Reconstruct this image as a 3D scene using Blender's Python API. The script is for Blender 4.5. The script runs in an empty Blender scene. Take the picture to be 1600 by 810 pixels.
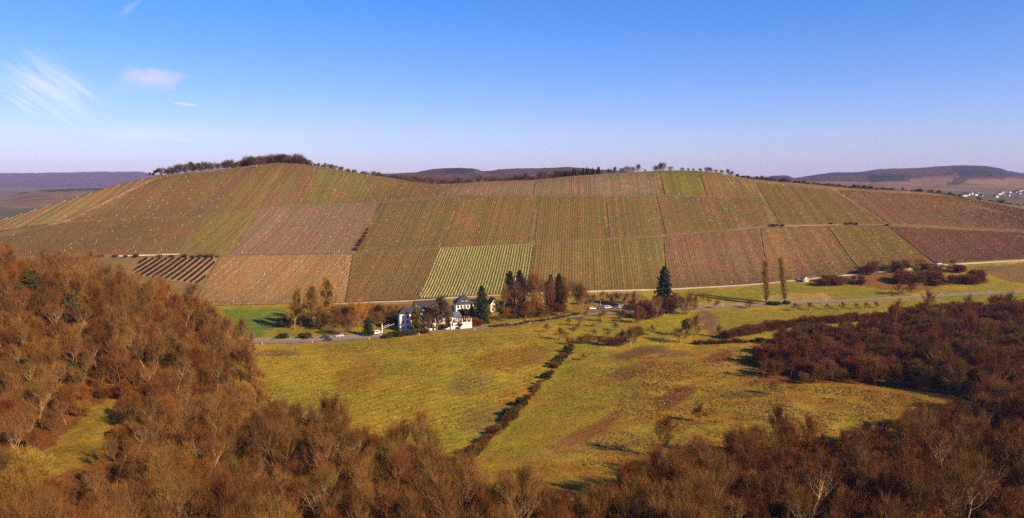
import bpy, math, random
import numpy as np
from mathutils import Vector, Matrix

R = math.radians
scene = bpy.context.scene
COL = scene.collection
rng = np.random.default_rng(7)
random.seed(7)

# ------------------------------------------------------------------ camera
F = 1142.0                      # focal length in pixels of the 1600 px photograph
PITCH = R(6.0)
CZ = 80.0                       # drone height over the valley road
cam = bpy.data.objects.new('camera', bpy.data.cameras.new('camera'))
COL.objects.link(cam)
cam.location = (0, 0, CZ)
cam.rotation_euler = (R(90) - PITCH, 0, 0)
cam.data.sensor_width = 36.0
cam.data.lens = 36.0 * F / 1600.0
cam.data.clip_start = 1.0
cam.data.clip_end = 400000.0
scene.camera = cam

# ------------------------------------------------------------------ sky and sun
SUN_EL = R(28.0)
SUN_AZ = R(126.0)               # clockwise from +Y: from behind the camera, to the right
world = bpy.data.worlds.new('World')
scene.world = world
world.use_nodes = True
wn = world.node_tree
wn.nodes.clear()
w_out = wn.nodes.new('ShaderNodeOutputWorld')
w_bg = wn.nodes.new('ShaderNodeBackground')
w_sky = wn.nodes.new('ShaderNodeTexSky')
w_sky.sky_type = 'NISHITA'
w_sky.sun_disc = False
w_sky.sun_elevation = SUN_EL
w_sky.sun_rotation = SUN_AZ
w_sky.altitude = 200
w_sky.air_density = 1.0
w_sky.dust_density = 0.6
w_sky.ozone_density = 3.0
w_hs = wn.nodes.new('ShaderNodeHueSaturation')
w_hs.inputs['Saturation'].default_value = 1.46
w_mix = wn.nodes.new('ShaderNodeMixRGB')
w_mix.blend_type = 'MULTIPLY'
w_mix.inputs[0].default_value = 1.0
w_mix.inputs[2].default_value = (7.2, 6.65, 10.0, 1)
w_bg.inputs['Strength'].default_value = 0.060
w_pre = wn.nodes.new('ShaderNodeMixRGB')          # milder fall-off from horizon to zenith, over the whole sky
w_pre.blend_type = 'MULTIPLY'
w_pre.inputs[0].default_value = 1.0
w_pre.inputs[2].default_value = (.14, .14, .14, 1)
w_gam = wn.nodes.new('ShaderNodeGamma')
w_gam.inputs['Gamma'].default_value = 0.82
wn.links.new(w_sky.outputs[0], w_hs.inputs['Color'])
wn.links.new(w_hs.outputs[0], w_pre.inputs[1])
wn.links.new(w_pre.outputs[0], w_gam.inputs['Color'])
wn.links.new(w_gam.outputs[0], w_mix.inputs[1])
wn.links.new(w_mix.outputs[0], w_bg.inputs['Color'])
wn.links.new(w_bg.outputs[0], w_out.inputs['Surface'])

sun_dir = Vector((math.sin(SUN_AZ) * math.cos(SUN_EL), math.cos(SUN_AZ) * math.cos(SUN_EL), math.sin(SUN_EL)))
sun = bpy.data.objects.new('sun', bpy.data.lights.new('sun', 'SUN'))
COL.objects.link(sun)
sun.data.energy = 5.0
sun.data.angle = R(0.53)
sun.data.color = (1.0, 0.81, 0.54)
sun.rotation_euler = sun_dir.to_track_quat('Z', 'Y').to_euler()
sun.location = (200, -200, 300)

vs = scene.view_settings
vs.view_transform = 'Standard'
vs.look = 'None'
vs.gamma = 1.0
vs.use_curve_mapping = False
vs.exposure = 1.04

cy = scene.cycles
cy.max_bounces = 5
cy.diffuse_bounces = 1
cy.glossy_bounces = 2
cy.transmission_bounces = 3
cy.transparent_max_bounces = 12
cy.volume_bounces = 0
cy.caustics_reflective = False
cy.caustics_refractive = False
cy.use_adaptive_sampling = True
cy.adaptive_threshold = 0.02
cy.use_denoising = False
cy.denoiser = 'OPENIMAGEDENOISE'
cy.denoising_input_passes = 'RGB_ALBEDO_NORMAL'
cy.denoising_prefilter = 'ACCURATE'

# ------------------------------------------------------------------ pixel <-> world
CT, ST = math.cos(PITCH), math.sin(PITCH)

def ray(u, v):
    u = np.asarray(u, float); v = np.asarray(v, float)
    b = (405.0 - v) / F
    dy = CT + b * ST
    return (u - 800.0) / F / dy, (-ST + b * CT) / dy        # x per y, z per y

def project(x, y, z):
    f = y * CT - (z - CZ) * ST
    up = y * ST + (z - CZ) * CT
    f = np.maximum(f, 1e-3)
    return 800 + F * x / f, 405 - F * up / f

# ------------------------------------------------------------------ terrain height field
def pchip(xk, yk, x):
    xk = np.asarray(xk, float); yk = np.asarray(yk, float); x = np.asarray(x, float)
    h = np.diff(xk); dl = np.diff(yk) / h
    d = np.zeros_like(yk)
    for i in range(1, len(xk) - 1):
        if dl[i - 1] * dl[i] > 0:
            w1 = 2 * h[i] + h[i - 1]; w2 = h[i] + 2 * h[i - 1]
            d[i] = (w1 + w2) / (w1 / dl[i - 1] + w2 / dl[i])
    d[0], d[-1] = dl[0], dl[-1]
    xc = np.clip(x, xk[0], xk[-1])
    i = np.clip(np.searchsorted(xk, xc) - 1, 0, len(xk) - 2)
    t = (xc - xk[i]) / h[i]
    t2, t3 = t * t, t * t * t
    return ((2 * t3 - 3 * t2 + 1) * yk[i] + (t3 - 2 * t2 + t) * h[i] * d[i]
            + (-2 * t3 + 3 * t2) * yk[i + 1] + (t3 - t2) * h[i] * d[i + 1])

Y0 = 80.0                                                    # columns: a = x / (y + Y0)
def P(u, v, y):                                              # a point on the ray of a pixel at depth y
    ax, az = ray(u, v)
    return (ax * y, y, CZ + az * y)
def Pz(u, y, z):                                             # a point at depth y and height z under column u
    return ((u - 800) / F * y, y, z)

LINES = [
    [Pz(-900, 20, 30), Pz(800, 20, 26), Pz(2500, 20, 24)],
    [Pz(-400, 95, 19), Pz(0, 95, 17), Pz(800, 95, 14), Pz(1600, 95, 13), Pz(2100, 95, 13)],
    [Pz(-400, 150, 15), Pz(0, 150, 11), Pz(200, 150, 9), Pz(800, 150, 6), Pz(1600, 150, 6), Pz(2100, 150, 8)],
    [Pz(-400, 230, 30), Pz(0, 230, 22), Pz(200, 230, 12), Pz(350, 230, 4), Pz(470, 230, 1), Pz(800, 230, 0), Pz(1600, 230, 2), Pz(2100, 230, 5)],
    [Pz(-400, 305, 48), Pz(0, 305, 39), Pz(120, 305, 35), Pz(200, 305, 30), Pz(300, 305, 18), Pz(350, 305, 8), Pz(410, 305, 0.5), Pz(800, 305, 0), Pz(1600, 305, 1.5), Pz(2100, 305, 5)],
    [Pz(-400, 380, 30), Pz(0, 378, 20), Pz(200, 370, 10), Pz(320, 362, 2), P(400, 535, 361), P(600, 523.5, 380), P(800, 508, 406), P(1000, 487, 437), P(1200, 475.5, 450), P(1400, 466, 458), P(1600, 457, 463), Pz(2100, 470, 16)],
    [Pz(-400, 455, 14), P(0, 440, 455), P(100, 450, 455), P(200, 462, 455), P(350, 478, 452), P(450, 477, 455), P(550, 474, 462), P(800, 460, 470), P(1060, 451, 497), P(1200, 442, 510), P(1400, 423, 525), P(1600, 408, 545), Pz(2100, 560, 26)],
    [Pz(-400, 535, 17), P(0, 402, 540), P(100, 401, 540), P(200, 400, 540), P(350, 400, 545), P(450, 400, 548), P(550, 398, 548), P(690, 388, 552), P(800, 383, 555), P(1060, 369, 575), P(1200, 355, 595), P(1400, 353, 610), P(1600, 362, 620), Pz(2100, 630, 30)],
    [Pz(-400, 590, 20), P(0, 375, 590), P(100, 350, 620), P(200, 335, 640), P(350, 328, 635), P(450, 325, 640), P(550, 318, 645), P(690, 308, 648), P(800, 307, 655), P(1060, 308, 650), P(1200, 312, 655), P(1400, 325, 660), P(1600, 340, 670), Pz(2100, 690, 34)],
    [Pz(-400, 630, 24), P(-100, 372, 640), P(0, 345, 655), P(100, 315, 685), P(200, 285, 715), P(250, 275, 725), P(350, 264, 730), P(440, 254, 735), P(490, 258, 722), P(540, 268, 712), P(600, 277, 708), P(690, 288, 712), P(760, 285, 715), P(830, 282, 712), P(900, 274, 715), P(980, 269, 715), P(1060, 266, 715), P(1110, 268, 715), P(1170, 279, 715), P(1250, 288, 722), P(1340, 295, 728), P(1420, 299, 732), P(1500, 307, 736), P(1600, 322, 745), Pz(2100, 760, 38)],
    [Pz(-400, 760, 18), Pz(0, 780, 28), Pz(230, 860, 60), Pz(440, 860, 84), Pz(540, 840, 74), Pz(690, 840, 66), Pz(900, 850, 76), Pz(1060, 850, 80), Pz(1250, 860, 62), Pz(1500, 870, 46), Pz(1600, 880, 42), Pz(2100, 900, 34)],
    [Pz(-400, 1200, 18), Pz(0, 1200, 24), Pz(440, 1300, 55), Pz(690, 1300, 60), Pz(1060, 1300, 52), Pz(1500, 1300, 34), Pz(2100, 1300, 30)],
    [Pz(-400, 2500, 20), Pz(0, 2500, 24), Pz(690, 2500, 50), Pz(1200, 2500, 44), Pz(1600, 2500, 52), Pz(2100, 2500, 50)],
    [Pz(-400, 12000, 30), Pz(800, 12000, 40), Pz(2100, 12000, 40)],
]
NA = 421
AT = np.linspace(-1.25, 1.25, NA)
_ly, _lz = [], []
for L in LINES:
    A = np.array(L, float); A = A[np.argsort(A[:, 0] / (A[:, 1] + Y0))]
    aa = A[:, 0] / (A[:, 1] + Y0)
    _ly.append(pchip(aa, A[:, 1], AT)); _lz.append(pchip(aa, A[:, 2], AT))
_ly = np.array(_ly); _lz = np.array(_lz)
YT = np.concatenate([np.arange(20, 900, 2.0), np.geomspace(900, 12000, 120)])
NY = len(YT)
ZT = np.zeros((NA, NY))
for i in range(NA):
    ZT[i] = pchip(_ly[:, i], _lz[:, i], YT)
XT = AT[:, None] * (YT[None, :] + Y0)
YY = np.broadcast_to(YT[None, :], XT.shape)
ZT += 0.35 * np.sin(XT / 23 + 1.3 * np.sin(YY / 41)) * np.sin(YY / 31 + .7) + 0.5 * np.sin(XT / 57 + YY / 83)

def H(x, y):
    x = np.asarray(x, float); y = np.asarray(y, float)
    a = np.clip((x / (y + Y0) - AT[0]) / (AT[1] - AT[0]), 0, NA - 1.001)
    j = np.clip(np.searchsorted(YT, y) - 1, 0, NY - 2)
    tj = np.clip((y - YT[j]) / (YT[j + 1] - YT[j]), 0, 1)
    i = a.astype(int); ti = a - i
    return ((ZT[i, j] * (1 - ti) + ZT[i + 1, j] * ti) * (1 - tj) + (ZT[i, j + 1] * (1 - ti) + ZT[i + 1, j + 1] * ti) * tj)

def pix(u, v, ymin=90.0, ymax=780.0):
    """ground point seen at a pixel (first hit; where the ray clears the crest, the closest approach)"""
    u = np.atleast_1d(np.asarray(u, float)); v = np.atleast_1d(np.asarray(v, float))
    ax, az = ray(u, v)
    ys = np.arange(ymin, ymax, 1.0)
    d = H(ax[:, None] * ys, np.broadcast_to(ys, (len(u), len(ys)))) - (CZ + az[:, None] * ys)
    hit = d > 0
    k = np.where(hit.any(1), hit.argmax(1), d.argmax(1))
    y = ys[k].copy()
    k0 = np.maximum(k - 1, 0)
    i = np.arange(len(u))
    ok = hit.any(1) & (k > 0)
    den = d[i, k] - d[i, k0]
    frac = np.where(ok & (den > 1e-6), -d[i, k0] / np.where(den > 1e-6, den, 1), 1)
    y = np.where(ok, ys[k0] + frac, y)
    x = ax * y
    return np.stack([x, y, H(x, y)], 1)
def pix1(u, v, **k):
    return Vector(pix(u, v, **k)[0])

# ------------------------------------------------------------------ noise in numpy
_perm = rng.random((256, 256))
def vnoise(x, y):
    xi = np.floor(x).astype(int); yi = np.floor(y).astype(int)
    fx = x - xi; fy = y - yi
    fx = fx * fx * (3 - 2 * fx); fy = fy * fy * (3 - 2 * fy)
    g = lambda a, b: _perm[a & 255, b & 255]
    return (g(xi, yi) * (1 - fx) + g(xi + 1, yi) * fx) * (1 - fy) + (g(xi, yi + 1) * (1 - fx) + g(xi + 1, yi + 1) * fx) * fy
def fbm(x, y, o=4):
    s = 0; a = .5; t = 0
    for k in range(o):
        s = s + a * vnoise(x * 2 ** k + 17 * k, y * 2 ** k + 31 * k); t += a; a *= .5
    return s / t
def inpoly(px, py, poly):
    poly = np.asarray(poly, float)
    r = np.zeros(np.shape(px), bool)
    n = len(poly)
    for i in range(n):
        x1, y1 = poly[i]; x2, y2 = poly[(i + 1) % n]
        if y1 == y2: continue
        c = ((y1 > py) != (y2 > py)) & (px < (x2 - x1) * (py - y1) / (y2 - y1) + x1)
        r ^= c
    return r

# ------------------------------------------------------------------ mesh helpers
def mesh_np(name, V, Fc, smooth=False):
    """V (n,3); Fc a list of int arrays, each (m,k)"""
    V = np.asarray(V, np.float32)
    if not isinstance(Fc, (list, tuple)): Fc = [Fc]
    Fc = [np.asarray(f, np.int32) for f in Fc if len(f)]
    me = bpy.data.meshes.new(name)
    me.vertices.add(len(V)); me.vertices.foreach_set('co', V.ravel())
    lv = np.concatenate([f.ravel() for f in Fc])
    sz = np.concatenate([np.full(len(f), f.shape[1], np.int32) for f in Fc])
    st = np.concatenate([[0], np.cumsum(sz)[:-1]]).astype(np.int32)
    me.loops.add(len(lv)); me.loops.foreach_set('vertex_index', lv)
    me.polygons.add(len(sz)); me.polygons.foreach_set('loop_start', st); me.polygons.foreach_set('loop_total', sz)
    me.polygons.foreach_set('use_smooth', np.full(len(sz), smooth, bool))
    me.update(calc_edges=True)
    return me

def point_colour(me, C, name='tint'):
    at = me.attributes.new(name, 'FLOAT_COLOR', 'POINT')
    C = np.asarray(C, np.float32)
    if C.shape[1] == 3: C = np.concatenate([C, np.ones((len(C), 1), np.float32)], 1)
    at.data.foreach_set('color', C.ravel())

def add(name, me, mat=None, parent=None, loc=None, kind=None):
    o = bpy.data.objects.new(name, me)
    COL.objects.link(o)
    if mat is not None and me is not None:
        mats = mat if isinstance(mat, (list, tuple)) else [mat]
        if len(me.materials) == 0:
            for m in mats: me.materials.append(m)
    if parent is not None: o.parent = parent
    if loc is not None: o.location = loc
    if kind: o['kind'] = kind
    return o
def tag(o, label, cat, group=None):
    o['label'] = label; o['category'] = cat
    if group: o['group'] = group
    return o
def thing(name, label, cat, loc=(0, 0, 0), rz=0.0, group=None, scale=None):
    o = add(name, None)
    o.empty_display_size = .5
    o.location = loc; o.rotation_euler = (0, 0, rz)
    if scale is not None: o.scale = scale if hasattr(scale, '__len__') else (scale,) * 3
    return tag(o, label, cat, group)

class MB:
    """collects polygons for one mesh"""
    def __init__(s): s.v = []; s.f = []; s.m = []
    def poly(s, pts, m=0):
        k = len(s.v); s.v += [tuple(p) for p in pts]; s.f.append(tuple(range(k, k + len(pts)))); s.m.append(m)
    def box(s, x0, x1, y0, y1, z0, z1, m=0):
        k = len(s.v)
        s.v += [(x0, y0, z0), (x1, y0, z0), (x1, y1, z0), (x0, y1, z0), (x0, y0, z1), (x1, y0, z1), (x1, y1, z1), (x0, y1, z1)]
        for q in ((0, 3, 2, 1), (4, 5, 6, 7), (0, 1, 5, 4), (1, 2, 6, 5), (2, 3, 7, 6), (3, 0, 4, 7)):
            s.f.append(tuple(k + i for i in q)); s.m.append(m)
        return s
    def cyl(s, p, q, r, n=8, r2=None):
        p = Vector(p); q = Vector(q); r2 = r if r2 is None else r2
        d = (q - p).normalized(); a = d.orthogonal().normalized(); b = d.cross(a)
        k = len(s.v)
        for c, rr in ((p, r), (q, r2)):
            for i in range(n):
                t = 2 * math.pi * i / n
                s.v.append(tuple(c + a * rr * math.cos(t) + b * rr * math.sin(t)))
        for i in range(n):
            j = (i + 1) % n
            s.f.append((k + i, k + j, k + n + j, k + n + i)); s.m.append(0)
        s.f.append(tuple(k + i for i in range(n))[::-1]); s.m.append(0)
        s.f.append(tuple(k + n + i for i in range(n))); s.m.append(0)
        return s
    def mesh(s, name):
        me = bpy.data.meshes.new(name); me.from_pydata(s.v, [], s.f); me.update(); return me
    def build(s, name, mat, parent=None, kind=None):
        return add(name, s.mesh(name), mat, parent, kind=kind)

# ------------------------------------------------------------------ materials
def nt(name, rough=0.9):
    m = bpy.data.materials.new(name); m.use_nodes = True
    t = m.node_tree; b = t.nodes['Principled BSDF']
    b.inputs['Roughness'].default_value = rough
    b.inputs['Specular IOR Level'].default_value = 0.15
    return m, t, b
def N(t, typ, **kw):
    n = t.nodes.new(typ)
    for k, v in kw.items(): setattr(n, k, v)
    return n
def noise_node(t, scale, detail=4, rough=.55, coord=None):
    n = N(t, 'ShaderNodeTexNoise'); n.inputs['Scale'].default_value = scale
    n.inputs['Detail'].default_value = detail; n.inputs['Roughness'].default_value = rough
    if coord is not None: t.links.new(coord, n.inputs['Vector'])
    return n
def ramp(t, fac, stops):
    r = N(t, 'ShaderNodeValToRGB'); e = r.color_ramp.elements
    while len(e) < len(stops): e.new(.5)
    for el, (p, c) in zip(e, stops): el.position = p; el.color = (*c, 1) if len(c) == 3 else c
    t.links.new(fac, r.inputs['Fac']); return r.outputs['Color']
def mixc(t, fac, a, b, mode='MIX'):
    n = N(t, 'ShaderNodeMixRGB', blend_type=mode)
    for s, val in ((0, fac), (1, a), (2, b)):
        if hasattr(val, 'is_linked') or hasattr(val, 'links'): t.links.new(val, n.inputs[s])
        elif isinstance(val, (int, float)): n.inputs[s].default_value = val
        else: n.inputs[s].default_value = (*val, 1)
    return n.outputs[0]
def math_node(t, op, a, b=None):
    n = N(t, 'ShaderNodeMath', operation=op)
    for s, val in ((0, a), (1, b)):
        if val is None: continue
        if isinstance(val, (int, float)): n.inputs[s].default_value = val
        else: t.links.new(val, n.inputs[s])
    return n.outputs[0]
def geo_pos(t): return N(t, 'ShaderNodeNewGeometry').outputs['Position']

_pm = {}
def plain(name, c, rough=.8, var=.25, scale=1.5, metal=0.0, spec=.2):
    """paint, plaster, slate ...: one colour with uneven wear"""
    if name in _pm: return _pm[name]
    m, t, b = nt(name, rough)
    n = noise_node(t, scale, 5, .6, N(t, 'ShaderNodeTexCoord').outputs['Object'])
    lo = tuple(x * (1 - var) for x in c); hi = tuple(min(1, x * (1 + var * .6)) for x in c)
    t.links.new(ramp(t, n.outputs['Fac'], [(.3, lo), (.7, hi)]), b.inputs['Base Color'])
    b.inputs['Metallic'].default_value = metal; b.inputs['Specular IOR Level'].default_value = spec
    _pm[name] = m; return m

def twig_mat(name, c, var=.35, hue=.02):
    """bark or twigs; every tree its own tint"""
    m, t, b = nt(name, .95)
    oi = N(t, 'ShaderNodeObjectInfo')
    hs = N(t, 'ShaderNodeHueSaturation')
    hs.inputs['Color'].default_value = (*c, 1)
    mr = N(t, 'ShaderNodeMapRange'); mr.inputs['To Min'].default_value = 1 - var; mr.inputs['To Max'].default_value = 1 + var
    t.links.new(oi.outputs['Random'], mr.inputs['Value']); t.links.new(mr.outputs[0], hs.inputs['Value'])
    r2 = math_node(t, 'FRACT', math_node(t, 'MULTIPLY', oi.outputs['Random'], 7.31))
    mh = N(t, 'ShaderNodeMapRange'); mh.inputs['To Min'].default_value = .5 - hue; mh.inputs['To Max'].default_value = .5 + hue
    t.links.new(r2, mh.inputs['Value']); t.links.new(mh.outputs[0], hs.inputs['Hue'])
    n = noise_node(t, .5, 3, .6, N(t, 'ShaderNodeTexCoord').outputs['Object'])
    col = mixc(t, .8, hs.outputs[0], ramp(t, n.outputs['Fac'], [(.3, (.55, .55, .55)), (.7, (1.25, 1.2, 1.1))]), 'MULTIPLY')
    t.links.new(col, b.inputs['Base Color'])
    b.inputs['Specular IOR Level'].default_value = .08
    return m
# SECTION-STRUCTURE
# ------------------------------------------------------------------ woods, in ground pixels of the photograph (footprints)
def foot(poly, ymax=780.0, ymin=60.0, n=6):
    """outline in pixels -> outline on the ground"""
    pts = []
    for i in range(len(poly)):
        a = np.array(poly[i], float); b = np.array(poly[(i + 1) % len(poly)], float)
        for k in range(n): pts.append(a + (b - a) * k / n)
    pts = np.array(pts)
    return pix(pts[:, 0], pts[:, 1], ymin=ymin, ymax=ymax)[:, :2]

# the wooded spur and the foreground wood (plan outline in metres, edges from ground pixels)
_edge = pix([392, 404, 418, 436, 470, 540, 620, 690, 726, 760, 840, 930, 1000, 1080, 1180, 1290, 1400, 1462, 1540, 1660],
            [560, 600, 640, 670, 690, 702, 712, 730, 772, 796, 800, 790, 764, 736, 712, 704, 690, 656, 640, 640])[:, :2]
WOOD = np.concatenate([[[-310, 80], [-310, 352], [-150, 352], [-128, 340]], _edge, [[300, 80]]])
CLEAR = foot([(-40, 830), (20, 745), (100, 676), (165, 626), (196, 632), (180, 690), (110, 745), (60, 800), (-10, 850)])
THICKET = foot([(1186, 596), (1182, 560), (1215, 540), (1260, 524), (1370, 514), (1400, 506), (1480, 494), (1660, 486), (1700, 622), (1540, 632), (1450, 610), (1320, 600), (1250, 600)])
CLEAR2 = foot([(1180, 590), (1450, 612), (1560, 640), (1470, 655), (1300, 650)])

def ellipses(u, v, items, base):
    c = base
    for (cu, cv, ru, rv, rot, colr, k) in items:
        a = R(rot); du, dv = u - cu, v - cv
        p = (du * math.cos(a) + dv * math.sin(a)) / ru; q = (-du * math.sin(a) + dv * math.cos(a)) / rv
        w = np.clip(1.45 - (p * p + q * q), 0, 1) * k
        w = (w * w * (3 - 2 * np.minimum(w, 1)))[:, None]
        c = c * (1 - w) + np.array(colr) * w
    return c

C_YEL = (.290, .188, .016); C_GRN = (.180, .142, .012); C_LUSH = (.105, .138, .014); C_OCH = (.225, .102, .012)
C_LIT = (.140, .050, .010); C_RED = (.135, .036, .014); C_STRAW = (.300, .190, .060); C_HILL = (.160, .100, .036)
C_FAR = (.105, .085, .040); C_SCRUB = (.150, .058, .018); C_EARTH = (.155, .080, .032)

def ground_colour(x, y, z):
    u, v = project(x, y, z)
    n1 = fbm(x / 26, y / 26); n2 = fbm(x / 7 + 40, y / 7 + 9); n3 = fbm(x / 90 + 5, y / 90 + 3)
    ju = u + (n2 - .5) * 16; jv = v + (n1 - .5) * 10
    n = len(x)
    c = np.tile(np.array(C_YEL), (n, 1))
    w = np.clip((n1 - .38) * 4, 0, 1)[:, None]
    c = c * (1 - w * .75) + np.array(C_GRN) * w * .75
    w = np.clip((n3 - .5) * 5, 0, 1)[:, None] * .35
    c = c * (1 - w) + np.array(C_OCH) * w
    near = y < 470
    # right-hand pasture, rough and ochre
    m = inpoly(ju, jv, [(905, 560), (1180, 535), (1500, 600), (1500, 720), (900, 780), (720, 760)]) & near
    wv = np.clip((n2 - .25) * 2.8, 0, 1)[:, None] * .95
    c = np.where(m[:, None], c * (1 - wv) + np.array(C_OCH) * wv, c)
    m = inpoly(ju, jv, [(890, 545), (1000, 560), (1010, 640), (860, 700), (760, 730), (800, 660)]) & near
    c = np.where(m[:, None], c * .45 + np.array(C_GRN) * .55, c)
    E = [(1053, 620, 38, 14, -27, C_RED, .85), (915, 676, 66, 12, -27, C_RED, .65), (985, 582, 46, 12, -18, C_RED, .6), (1000, 551, 52, 9, -10, (.105, .045, .016), .7),
         (1120, 558, 26, 8, -10, C_RED, .8), (1050, 553, 30, 8, 0, C_EARTH, .7), (560, 588, 42, 22, -20, C_OCH, .8), (800, 560, 62, 18, -8, C_OCH, .85), (735, 600, 40, 18, -20, C_EARTH, .45),
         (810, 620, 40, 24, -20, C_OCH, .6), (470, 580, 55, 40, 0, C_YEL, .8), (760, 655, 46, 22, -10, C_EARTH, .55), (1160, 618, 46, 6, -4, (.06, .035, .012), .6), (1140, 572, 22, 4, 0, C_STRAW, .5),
         (1400, 624, 60, 14, 4, C_OCH, .9), (1240, 640, 60, 16, 4, C_STRAW, .35), (430, 552, 40, 6, 0, C_EARTH, .8), (900, 700, 120, 18, -12, C_STRAW, .3), (1110, 505, 14, 26, -34, C_EARTH, .9)]
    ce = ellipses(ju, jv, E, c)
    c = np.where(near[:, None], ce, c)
    # strips between road and hill
    mid = (y > 330) & (y < 540)
    for poly, colr, k in [([(345, 484), (450, 482), (450, 500), (400, 528), (380, 528)], C_LUSH, .95), ([(440, 515), (600, 505), (600, 526), (420, 530)], C_GRN, .7),
                          ([(900, 462), (1000, 458), (1040, 486), (880, 490)], C_SCRUB, .55), ([(540, 478), (650, 474), (640, 505), (560, 512)], C_SCRUB, .6),
                          ([(1050, 456), (1160, 450), (1280, 440), (1420, 462), (1250, 474), (1060, 468)], C_GRN, .9), ([(1190, 462), (1290, 458), (1310, 476), (1190, 480)], C_STRAW, .8), ([(1060, 470), (1200, 474), (1140, 484), (1060, 484)], C_STRAW, .6),
                          ([(1270, 430), (1360, 424), (1530, 432), (1540, 444), (1480, 446), (1420, 458), (1345, 448), (1280, 444)], C_SCRUB, .8), ([(1120, 486), (1260, 482), (1350, 480), (1180, 520), (1110, 516)], C_GRN, .6), ([(1520, 418), (1660, 406), (1660, 440), (1580, 442)], C_EARTH, .85),
                          ([(1400, 470), (1660, 455), (1660, 492), (1400, 500)], C_GRN, .5)]:
        m = inpoly(ju, v + (n2 - .5) * 4, poly) & mid
        c = np.where(m[:, None], c * (1 - k) + np.array(colr) * k, c)
    ml = inpoly(u, v, [(395, 540), (900, 505), (890, 545), (735, 715), (440, 700)]) & near
    ph = (x * .73 - y * .68) / 4.2 + .8 * (n3 - .5) * 6
    c = np.where(ml[:, None], c * (1 + .13 * np.sin(ph * 2 * math.pi))[:, None], c)
    hill = y > np.interp(x / (y + Y0), AT, _ly[6]) + 2
    hc = np.array(C_HILL) * (.75 + .5 * n2[:, None])
    c = np.where(hill[:, None], hc, c)
    beh = y > np.interp(x / (y + Y0), AT, _ly[9]) + 12
    fc = np.array(C_FAR) * (.6 + .8 * fbm(x / 160, y / 160)[:, None])
    c = np.where(beh[:, None], fc, c)
    m = inpoly(u, v, [(740, 270), (840, 270), (840, 281), (740, 281)]) & (y > 1000) & (y < 2400)
    c = np.where(m[:, None], np.array(C_STRAW), c)
    jx, jy = x + (n2 - .5) * 9, y + (n1 - .5) * 9
    gl = inpoly(jx, jy, CLEAR)
    c = np.where(gl[:, None], np.array((.190, .105, .012)) * (.6 + .8 * n2[:, None]), c)
    wood = (inpoly(jx, jy, WOOD) & ~inpoly(jx, jy, CLEAR)) | inpoly(jx, jy, THICKET)
    lit = np.array(C_LIT) * (.55 + .9 * n2[:, None])
    c = np.where(wood[:, None], lit, c)
    return c

# ground sheet
ga = np.linspace(-1.2, 1.2, 760)
gy = np.concatenate([np.geomspace(22, 120, 40)[:-1], np.arange(120, 470, 1.35), np.arange(470, 780, 3.2), np.geomspace(782, 11500, 70)])
GX = ga[None, :] * (gy[:, None] + Y0); GY = np.broadcast_to(gy[:, None], GX.shape)
GZ = H(GX, GY)
gz_noise = (fbm(GX / 2.6, GY / 2.6, 3) - .5) * .35 * ((GY > 100) & (GY < 460))
V = np.stack([GX, GY, GZ + gz_noise], -1).reshape(-1, 3)
nr, nc = GX.shape
ii = (np.arange(nr - 1)[:, None] * nc + np.arange(nc - 1)[None, :]).ravel()
ground_me = mesh_np('ground', V, np.stack([ii, ii + 1, ii + nc + 1, ii + nc], 1), True)
point_colour(ground_me, ground_colour(V[:, 0], V[:, 1], V[:, 2]))
def ground_mat():
    m, t, b = nt('ground', .95)
    at = N(t, 'ShaderNodeAttribute', attribute_name='tint')
    p = geo_pos(t)
    n1 = noise_node(t, .9, 6, .72, p); n2 = noise_node(t, .16, 5, .6, p); n3 = noise_node(t, .035, 3, .5, p)
    c = mixc(t, 1.0, at.outputs['Color'], ramp(t, n1.outputs['Fac'], [(.28, (.36, .34, .32)), (.47, (.9, .92, .95)), (.72, (1.6, 1.5, 1.35))]), 'MULTIPLY')
    c = mixc(t, 1.0, c, ramp(t, n2.outputs['Fac'], [(.3, (.72, .80, .75)), (.55, (1, 1, 1)), (.75, (1.25, 1.12, 1.0))]), 'MULTIPLY')
    c = mixc(t, 1.0, c, ramp(t, n3.outputs['Fac'], [(.35, (.85, .95, .9)), (.65, (1.12, 1.02, 1.0))]), 'MULTIPLY')
    t.links.new(c, b.inputs['Base Color'])
    bp = N(t, 'ShaderNodeBump'); bp.inputs['Strength'].default_value = .9; bp.inputs['Distance'].default_value = .5
    t.links.new(n1.outputs['Fac'], bp.inputs['Height']); t.links.new(bp.outputs[0], b.inputs['Normal'])
    b.inputs['Specular IOR Level'].default_value = .05
    return m
add('ground', ground_me, ground_mat(), kind='structure')

# ------------------------------------------------------------------ distant hills
def hill_mat(name, a, b_, dark, sc):
    m, t, b = nt(name, 1.0)
    p = geo_pos(t)
    n1 = noise_node(t, sc, 5, .6, p); n2 = noise_node(t, sc * 6, 4, .7, p)
    at = N(t, 'ShaderNodeAttribute', attribute_name='tint')
    c = mixc(t, 1, at.outputs['Color'], ramp(t, n1.outputs['Fac'], [(.35, (.75, .75, .8)), (.65, (1.25, 1.2, 1.1))]), 'MULTIPLY')
    c = mixc(t, 1, c, ramp(t, n2.outputs['Fac'], [(.3, (.6, .6, .65)), (.7, (1.35, 1.3, 1.25))]), 'MULTIPLY')
    t.links.new(c, b.inputs['Base Color']); b.inputs['Specular IOR Level'].default_value = 0.02
    return m
HM = hill_mat('distant_hill', 0, 0, 0, .004)
W_BARE = (.060, .036, .026); W_PINE = (.016, .026, .018); W_VINE = (.150, .095, .055); W_PALE = (.24, .17, .08)
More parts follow.
